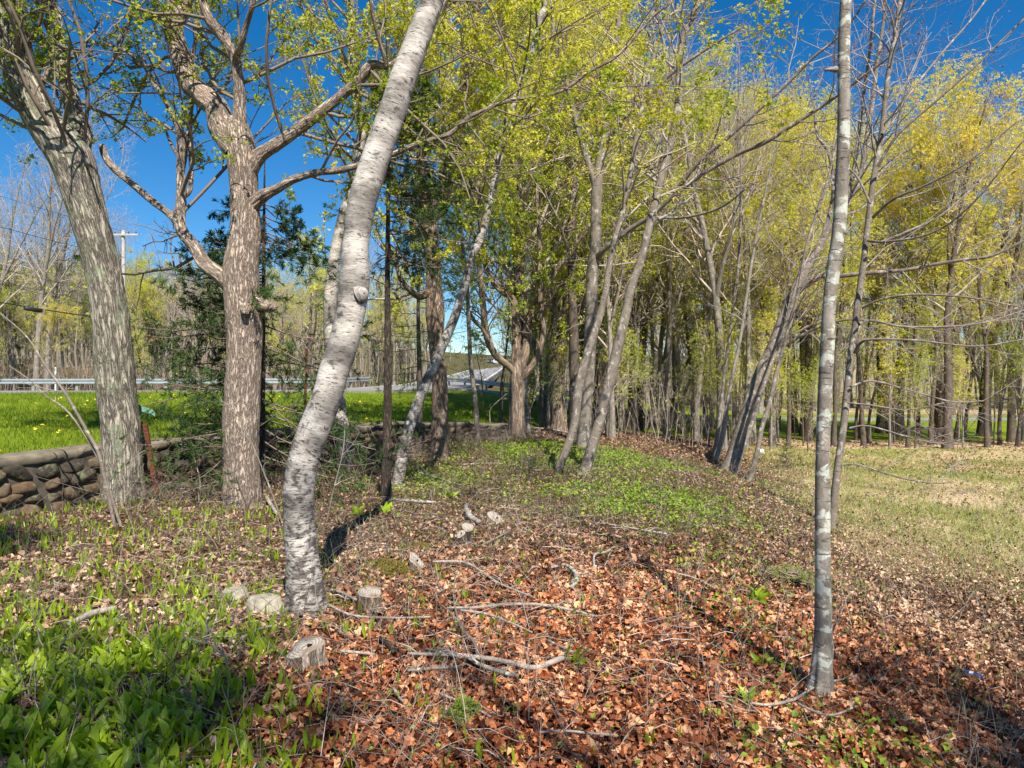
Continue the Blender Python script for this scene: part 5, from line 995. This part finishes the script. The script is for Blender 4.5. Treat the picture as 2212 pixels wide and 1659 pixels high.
BR = [([(1216, 1444, 13), (1190, 1458, 12), (1150, 1466, 11), (1080, 1448, 10), (1000, 1440, 9), (940, 1436, 8), (880, 1430, 6)], 'thick grey branch with a sawn right end, lying nearest the middle', 3, 'twiggrey'),
      ([(1120, 1482, 9), (1085, 1476, 10), (1040, 1462, 9), (1000, 1440, 8), (950, 1432, 7), (920, 1425, 5)], 'lichen tipped branch crossing under the thick grey one', 3, 'lichen'),
      ([(1034, 1450, 8), (1024, 1410, 8), (1000, 1380, 6), (985, 1340, 5), (980, 1300, 4), (985, 1250, 3)], 'dark forked branch running away from the branch pile', 6, 'young'),
      ([(965, 1330, 5), (1030, 1328, 6), (1090, 1323, 7), (1160, 1325, 7), (1220, 1332, 6), (1285, 1345, 4)], 'long smooth pale branch lying crosswise behind the pile', 3, 'twiggrey'),
      ([(935, 1228, 5), (1000, 1228, 6), (1040, 1250, 5), (1080, 1275, 5), (1155, 1308, 4)], 'bent pale branch right of the slanting hollow stump', 3, 'twiggrey'),
      ([(995, 1335, 5), (1050, 1345, 5), (1100, 1362, 5), (1150, 1385, 3)], 'thin pale branch slanting right below the long smooth one', 2, 'twiggrey'),
      ([(880, 1468, 7), (930, 1465, 7), (980, 1462, 6), (1000, 1458, 4)], 'whitish mottled stick left of the lichen tipped branch', 1, 'lichen'),
      ([(820, 1400, 8), (840, 1415, 9), (852, 1432, 9)], 'dark stubby bent stick right of the nearest stump', 0, 'dark'),
      ([(735, 1428, 7), (790, 1430, 6), (810, 1432, 5)], 'pale stick lying just right of the nearest stump', 0, 'twiggrey'),
      ([(1182, 1400, 5), (1210, 1415, 6), (1240, 1428, 5)], 'short white tipped stick right of the branch pile', 0, 'lichen'),
      ([(1190, 1240, 6), (1220, 1235, 7), (1240, 1250, 8), (1245, 1270, 11), (1235, 1285, 8)], 'knotty dark crooked branch lying alone right of the middle', 4, 'lichen'),
      ([(1283, 1238, 5), (1285, 1212, 5), (1310, 1205, 5), (1325, 1192, 3)], 'hooked grey stick standing up behind the knotty branch', 0, 'twiggrey'),
      ([(1618, 1542, 5), (1660, 1548, 6), (1715, 1535, 7), (1760, 1505, 4), (1800, 1490, 3), (1850, 1480, 2)], 'curved pale branch lying before the near lichened trunk', 1, 'twiggrey'),
      ([(1722, 1538, 5), (1760, 1560, 6), (1800, 1565, 5), (1850, 1545, 3)], 'short pale branch under the near lichened trunk', 2, 'twiggrey'),
      ([(1165, 1610, 4), (1220, 1607, 5), (1280, 1608, 4), (1325, 1613, 3)], 'thin straight branch along the bottom right of middle', 1, 'twiggrey'),
      ([(950, 1520, 6), (990, 1540, 6), (1030, 1556, 5), (1060, 1570, 3)], 'grey branch slanting down at the bottom middle', 2, 'twiggrey'),
      ([(850, 1510, 6), (862, 1528, 6), (872, 1540, 5)], 'small bright forked stick at the bottom left of middle', 1, 'lichen'),
      ([(1040, 1190, 4), (1070, 1175, 5), (1100, 1158, 5)], 'brown stick right of the double stump', 1, 'young'),
      ([(715, 1290, 6), (745, 1300, 6), (790, 1325, 6), (810, 1340, 4)], 'pale branch between the big birch foot and the tall weathered stump', 2, 'twiggrey'),
      ([(700, 1318, 5), (760, 1345, 5), (850, 1352, 5), (930, 1352, 4)], 'long thin branch running right from the big birch foot', 2, 'twiggrey'),
      ([(1090, 965, 3), (1110, 945, 4), (1150, 930, 4), (1200, 934, 4), (1245, 944, 4)], 'arched fallen branch in front of the candelabra tree', 2, 'twiggrey'),
      ([(1000, 1010, 4), (1060, 1008, 4), (1130, 1012, 3)], 'straight grey branch on the floor below the slender pale trunk', 2, 'twiggrey'),
      ([(905, 1028, 4), (960, 1045, 4), (1000, 1058, 4)], 'whitish branch behind the leaning grey birch foot', 1, 'lichen'),
      ([(1300, 1140, 3), (1360, 1150, 4), (1440, 1165, 4), (1330, 1140, 3)][:3], 'pale branch below the light green patch', 3, 'twiggrey'),
      ([(1460, 1250, 3), (1500, 1262, 4), (1545, 1285, 3)], 'thin branch on the upper bank, left of the lichened trunk', 2, 'twiggrey'),
      ([(520, 1400, 6), (560, 1378, 6), (590, 1372, 5)], 'curved grey stick left of the nearest stump', 1, 'twiggrey'),
      ([(150, 1370, 12), (200, 1350, 14), (250, 1335, 12)], 'old grey log half hidden in the green shoots', 0, 'twiggrey')]
for i, (pts, lab, nb, mt) in enumerate(BR): log('fallen_branch', pts, M['stickw' if mt == 'twiggrey' else mt], lab, 1.0, FB, nb, i + 40, 10)
def rock(px, py, w, d, h, label, seed):
    import bmesh
    b = gnd(px, py); s = b[1] / F; bm = bmesh.new(); bmesh.ops.create_icosphere(bm, subdivisions=4, radius=1); v = np.array([q_.co[:] for q_ in bm.verts]); f = np.array([[q_.index for q_ in k.verts] for k in bm.faces]); bm.free()
    v = v * (1 + .5 * (fbm(v * 1.1 + seed * 9.1, 3)[:, None] - .45)) * (1 + .12 * (fbm(v * 5 + seed, 3)[:, None] - .45)); v = v * [w * s / 2, d * s / 2, h * s]; v[:, 2] = np.minimum(v[:, 2], h * s * .75 + .02 * v[:, 0])
    m_ = MD(); m_.add(v, f); o = mobj('rock', m_, M['rock']); o.location = b + np.array([0, 0, .0]); tag(o, label, 'rock', 'rocks by the big birch')
rock(572, 1322, 84, 60, 42, 'larger mossy grey rock touching the left side of the big birch foot', 1)
rock(508, 1296, 60, 50, 34, 'smaller grey rock half hidden in shoots, left of the larger one', 2)

# ------------------------------------------------------------------ saplings and small shrubs
def sapling(label, stems, mat='young', crown=None, name='sapling', seed=0, Y=None):
    b = gnd(stems[0][0][0], stems[0][0][1]) ; Y = b[1]; S = [tr(s, Y, Y + .2 * (i + 1)) for i, s in enumerate(stems)]; return hero(name, label, 'sapling', b, S, M[mat], 'smooth', 8, .1, .1, crown, .01, seed=seed)
sapling('spindly two stemmed grey sapling bending left in front of the wall', [[(248, 1138, 9), (232, 1060, 9), (215, 985, 9), (200, 953, 8), (143, 853, 7), (100, 793, 6), (60, 730, 4), (0, 677, 3), (-60, 640, 2)], [(262, 1140, 7), (232, 1046, 7), (207, 980, 6), (150, 893, 5), (100, 856, 4), (67, 823, 3), (20, 790, 2)]], 'young',
        dict(k1=2, L1=.8, k2=3, k3=2, tmin=.35, nleaf=0, twig='twiggrey', rmax=.02), seed=61)
for i, (pts, lab) in enumerate([([(430, 1090, 3), (432, 1040, 3), (420, 990, 2), (415, 960, 2)], 'thin tan sapling in front of the wall between the two thick trunks'), ([(610, 1130, 4), (585, 1060, 4), (545, 960, 3), (505, 880, 2), (500, 860, 1)], 'whippy sapling crossing the foot of the stout tan maple'),
                                ([(705, 1130, 3), (720, 1060, 3), (740, 980, 3), (745, 930, 2)], 'thin stem rising right of the big birch lower trunk'), ([(470, 1560, 3), (492, 1510, 3), (490, 1440, 3), (475, 1380, 2)], 'bare stalk among the green shoots at lower left'),
                                ([(1800, 1520, 4), (1797, 1450, 4), (1800, 1395, 3), (1795, 1340, 2)], 'thin dark stalk hugging the right side of the near lichened trunk'), ([(1590, 1420, 3), (1625, 1350, 2), (1628, 1290, 2), (1632, 1260, 1)], 'bare stalk left of the near lichened trunk'),
                                ([(1062, 940, 3), (1058, 900, 3), (1062, 880, 2), (1095, 850, 1)], 'pale forked sapling in front of the wall end')]):
    sapling(lab, [pts], 'young', dict(k1=5, L1=.35, k2=3, k3=2, tmin=.3, nleaf=0, twig='twiggrey', rmax=.01), seed=70 + i)
sapling('small shrub with round yellow green leaves at the left edge', [[(60, 1520, 4), (45, 1460, 4), (30, 1400, 3), (28, 1370, 2)], [(60, 1515, 3), (70, 1440, 3), (95, 1395, 2), (140, 1375, 1)]], 'young', dict(k1=9, L1=.3, k2=3, k3=2, tmin=.3, nleaf=2, leaf='leafy', size=.035, twig='twig', rmax=.01), 'shrub', 80)
def tinyfir(px, py, hpx, label, needle, seed, L=.3, n=22):
    b = gnd(px, py); h = hpx * b[1] / F; conifer('fir_seedling', label, b, b[2] + h, .008, M['brown'], (b[2] + .03, b[2] + h * .95), L, n, needle, np.random.default_rng(seed), nl=5, size=.03, cat='seedling', droop=.1)
tinyfir(1720, 1268, 34, 'low spreading fir seedling left of the near lichened trunk', 'needlep', 1, .42, 18); tinyfir(1000, 1560, 40, 'yellow green cedar seedling at the bottom middle', 'needlep', 2, .12, 18)
tinyfir(1700, 1012, 60, 'bright green young pine in the right hollow by the white litter', 'needlep', 3, .5, 26); tinyfir(1142, 1022, 36, 'tiny dark fir behind the clearing', 'needle', 4, .35, 20)
def leafplant(px, py, hpx, n, label, seed, wide=2):
    b = gnd(px, py); g = np.random.default_rng(seed); h = hpx * b[1] / F; m_ = MD(); inst(m_, *BL[wide], np.repeat(b[None] * 1.0, n, 0) + g.normal(size=(n, 3)) * [.02, .02, 0] - [0, 0, .01], upmat(g, n, .6), h * g.uniform(.7, 1.2, n), .3 + .6 * g.random(n))
    b0 = b.copy(); o = mobj('leafy_plant', m_, M['lily'], None, b0); tag(o, label, 'plant', 'broad leaved plants')
for i, (a, b, h, n, lab) in enumerate([(1243, 1440, 52, 8, 'single tall leafy shoot right of the branch pile'), (1640, 1305, 44, 12, 'clump of upright green leaves on the bank left of the lichened trunk'), (1650, 1440, 36, 12, 'dark green toothed rosette beside the yellow flower on the bank'),
                                       (1605, 1525, 46, 12, 'broad leaved green plant at the lower right of middle'), (775, 1115, 34, 12, 'dark leafy plant behind the big birch'), (835, 1110, 30, 10, 'leafy plant at the foot of the dark fir trunk'),
                                       (515, 1652, 80, 9, 'large pale green leaf cluster at the bottom edge, left of middle'), (140, 1655, 95, 9, 'large bright leaf cluster in the bottom left corner'), (1318, 1478, 40, 5, 'lone pointed leaf right of the branch pile'),
                                       (970, 1075, 26, 10, 'leafy plant between the leaning grey birch and the clearing'), (1470, 1225, 22, 8, 'small leafy tuft on the upper bank'), (560, 1300, 50, 9, 'upright shoot cluster in front of the rocks')]): leafplant(a, b, h, n, lab, i + 5)

# ------------------------------------------------------------------ posts, sign sheet, litter, poles, wires, cars
def boxmd(c, s): 
    v = np.array([[x, y, z] for x in (-1, 1) for y in (-1, 1) for z in (-1, 1)], float) * np.array(s) / 2 + np.array(c); return v
def ubar(name, p0, p1, w, mat, label, cat, group=None):          # steel U-channel post
    p0 = np.array(p0, float); p1 = np.array(p1, float); root = MD(); ax = norm(p1 - p0); sx = norm(np.cross(ax, [0, 1, 0.])); sy = np.cross(sx, ax)
    for a, b, ww, dd in ((0, 0, w, w * .12), (-w * .45, w * .3, w * .12, w * .6), (w * .45, w * .3, w * .12, w * .6)):
        c = [p + sx * (a + ex * ww / 2) + sy * (b + ey * dd / 2) for ex in (-1, 1) for ey in (-1, 1) for p in (p0, p1)]; root.add(np.array(c), BOXF)
    o = mobj(name, root, mat, None, p0, False); return tag(o, label, cat, group)
q_ = gnd(657, 900); Yp = 17.2
ubar('fence_post', at(656, 960, Yp), at(662, 753, Yp), .055, M['rust'], 'upright rusty steel post between the tan maple and the big birch', 'post', 'rusty posts by the wall')
ubar('fence_post', at(338, 1070, 11.9), at(312, 915, 11.9), .07, M['rust'], 'leaning rusty steel post against the wall, right of the grey twin trunk', 'post', 'rusty posts by the wall')
c0 = at(316, 886, 12.3); m_ = MD(); ns = 8; u = np.linspace(-1, 1, ns); V = np.array([[a * .13, .05 * math.sin(a * 2), -a * .075 + s * .045 + .01 * math.sin(3 * a)] for a in u for s in (-1, 1)] + [[a * .13, .05 * math.sin(a * 2) + .006, -a * .075 + s * .045 + .01 * math.sin(3 * a)] for a in u for s in (-1, 1)]) + c0
f = [[2 * i, 2 * i + 1, 2 * i + 3, 2 * i + 2] for i in range(ns - 1)]; m_.add(V, np.array(f + [[x + 2 * ns for x in k][::-1] for k in f])); tag(mobj('metal_plate', m_, M['greenp'], None, c0), 'pale green bent plate on top of the leaning rusty post', 'plate')
# litter
b = gnd(2100, 1468); root = thing('drink_can', b + [0, 0, .045], 'crumpled blue drink pouch with white lettering lying in the leaves at right', 'litter', rz=-.9)
m_ = MD(); n = 14; th = np.arange(n) * 2 * np.pi / n; prof = [(-.085, .004), (-.08, .022), (-.05, .03), (0, .026), (.05, .031), (.08, .022), (.085, .004)]
V = np.array([[z, r * math.cos(t) * 1.15 * (1 + .12 * math.sin(3 * t + z * 40)), r * math.sin(t) * .8] for z, r in prof for t in th]); i = np.arange(len(prof) * n).reshape(-1, n); nx = np.roll(i, -1, 1); m_.add(V, np.stack([i[:-1], nx[:-1], nx[1:], i[1:]], -1).reshape(-1, 4)); m_.f.append(np.array([list(i[0])])); m_.f.append(np.array([list(i[-1])])); mobj('shell', m_, M['blue'], root)
m_ = MD(); V = np.array([[z, r * math.cos(t) * 1.22, r * math.sin(t) * .88] for z, r in ((-.018, .029), (.012, .029)) for t in np.linspace(.6, 2.5, 8)]); m_.add(V, np.array([[j, j + 1, j + 9, j + 8] for j in range(7)]))
V = V.copy(); V[:8, 0] = .012; V[8:, 0] = .04; V = V[[0, 1, 2, 8, 9, 10]]; m_.add(V, np.array([[0, 1, 4, 3], [1, 2, 5, 4]])); mobj('print', m_, M['white'], root)
def crumple(px, py, w, h, mat, label, seed):
    import bmesh
    b = gnd(px, py); s = b[1] / F; bm = bmesh.new(); bmesh.ops.create_icosphere(bm, subdivisions=3, radius=1); v = np.array([q_.co[:] for q_ in bm.verts]); f = np.array([[q_.index for q_ in k.verts] for k in bm.faces]); bm.free()
    v = v * (.6 + .9 * np.abs(fbm(v * 2.3 + seed, 3)[:, None] - .2)); v = v * [w * s / 2, w * s / 3, h * s / 2] + [0, 0, h * s * .4]; m_ = MD(); m_.add(v, f); o = mobj('plastic_bag', m_, mat, None, (0, 0, 0), False); o.location = b; tag(o, label, 'litter')
crumple(1645, 982, 16, 16, M['white'], 'crumpled white plastic bag beside the rightmost stem of the leaning clump', 4)
# utility pole and wires across the road
pY = 46.5; pb = at(269, 838, pY); pb[2] = gz(pb[0], pY) ; pt_ = at(266, 498, pY)
root = thing('utility_pole', pb, 'weathered wooden utility pole with crossarm beyond the guardrail', 'utility pole')
m_ = MD(); limb(m_, np.array([pb - [0, 0, .3], pt_ * .5 + pb * .5, pt_]), np.array([.15, .13, .11]), .8, 14, .005, 'smooth'); mobj('pole', m_, M['pole'], root, pb)
m_ = MD(); ca = at(266, 508, pY); m_.add(boxmd(ca - [0, .16, 0], (2.2, .1, .12)), BOXF); mobj('crossarm', m_, M['pole'], root, pb, False)
for k in (-.95, -.45, .45, .95):
    m_ = MD(); t_ = np.array([ca + [k, -.16, .06], ca + [k, -.16, .12], ca + [k, -.16, .2]]); tubes(m_, t_[None], np.array([[.02, .045, .02]]), 8, True); mobj('insulator', m_, M['wire'], root, pb)
WG = 'overhead wires at the left'
for i, (ya, yb, r, lab) in enumerate([(583, 640, .012, 'thin wire, highest of the lower group'), (610, 664, .010, 'thin wire, second of the lower group'), (616, 672, .012, 'thin wire, third of the lower group'), (655, 692, .035, 'thick black cable carrying the splice box'), (427, 500, .010, 'thin wire reaching the top of the pole'), (493, 556, .016, 'dark single wire passing below the pole top')]):
    A = at(-500, ya - (yb - ya) * 1.1, 30); B_ = at(269, yb, pY - .3); t = np.linspace(0, 1, 24)[:, None]; P = A * (1 - t) + B_ * t; P[:, 2] -= 1.0 * (4 * t[:, 0] * (1 - t[:, 0])) * .35
    # pull the wire to its height at the left edge of the view
    k = np.argmin(np.abs(CX + F * P[:, 0] / P[:, 1])); dz = at(0, ya, P[k, 1])[2] - P[k, 2]; P[:, 2] += dz * np.clip(1 - np.abs(np.arange(24) - k) / 24 * (24 / max(23 - k, 1)) * (np.arange(24) > k), 0, 1)
    m_ = MD(); tubes(m_, P[None], np.full((1, 24), r), 6, True); o = mobj('overhead_wire', m_, M['wire']); tag(o, lab, 'wire', WG)
    if i == 3:
        k2 = np.argmin(np.abs(CX + F * P[:, 0] / P[:, 1] - 68)); m_ = MD(); a_, b_ = P[k2] - norm(P[k2 + 1] - P[k2]) * .5 - [0, 0, .1], P[k2] + norm(P[k2 + 1] - P[k2]) * .5 - [0, 0, .1]
        tubes(m_, np.stack([a_, a_ * .96 + b_ * .04, a_ * .04 + b_ * .96, b_])[None], np.array([[.05, .13, .13, .05]]), 10, True); mobj('splice_box', m_, M['wire'], o)
# reflector post
b = at(120, 838, 44); b[2] = gz(b[0], 44); root = thing('marker_post', b, 'thin white roadside marker post behind the guardrail', 'post'); m_ = MD(); m_.add(boxmd(b + [0, 0, .85], (.09, .03, 1.75)), BOXF); mobj('blade', m_, M['white'], root, b, False); m_ = MD(); m_.add(boxmd(b + [0, -.02, 1.6], (.07, .01, .15)), BOXF); mobj('reflector', m_, M['rail'], root, b, False)
# cars on the distant hill
def car(x, y, z, col, label):
    root = thing('car', (x, y, z), label, 'car', 'cars on the distant hill road'); prof = [(-2.1, .35), (-2.15, .8), (-1.3, .95), (-.75, 1.42), (.9, 1.45), (1.6, 1.0), (2.1, .9), (2.15, .35)]
    m_ = MD(); V = []; n = len(prof)
    for s, k in ((-.85, 1), (.85, 1)):
        for a, b in prof: V.append([s * (1 if b < 1.1 else .8), a, b])
    f = [[i, (i + 1) % n, (i + 1) % n + n, i + n] for i in range(n)]; m_.add(np.array(V), np.array(f)); m_.f.append(np.array([list(range(n))[::-1], list(range(n, 2 * n))])); mobj('body', m_, plain('paint_' + col[0], col[1], .35, 0, .03, 2), root, (0, 0, 0), False)
    m_ = MD(); m_.add(np.array([[-.66, -1.32, .99], [.66, -1.32, .99], [.58, -.82, 1.38], [-.58, -.82, 1.38]]), np.array([[0, 1, 2, 3]])); mobj('windscreen', m_, M['glass'], root, (0, 0, 0), False)
    for sx in (-1, 1):
        for sy in (-1.35, 1.35):
            m_ = MD(); tubes(m_, np.array([[[sx * .70, sy, .33], [sx * .88, sy, .33]]]), np.array([[.33, .33]]), 14, True); mobj('wheel', m_, M['tyre'], root)
        m_ = MD(); m_.add(boxmd([sx * .6, -2.14, .68], (.3, .06, .16)), BOXF); mobj('headlight', m_, M['white'], root, (0, 0, 0), False)
for yy, off, col, lab in [(205, -1.9, ('dark', (.05, .06, .08)), 'dark car coming down the distant hill, leftmost of three'), (200, .2, ('silver', (.6, .62, .65)), 'silver car on the distant hill, middle of three'), (232, 1.0, ('grey', (.12, .13, .16)), 'dark grey car highest on the distant hill')]:
    car(float(np.interp(yy, RP[:, 1], RP[:, 0])) + off, yy, float(np.interp(yy, RP[:, 1], RP[:, 2])) + .08, col, lab)
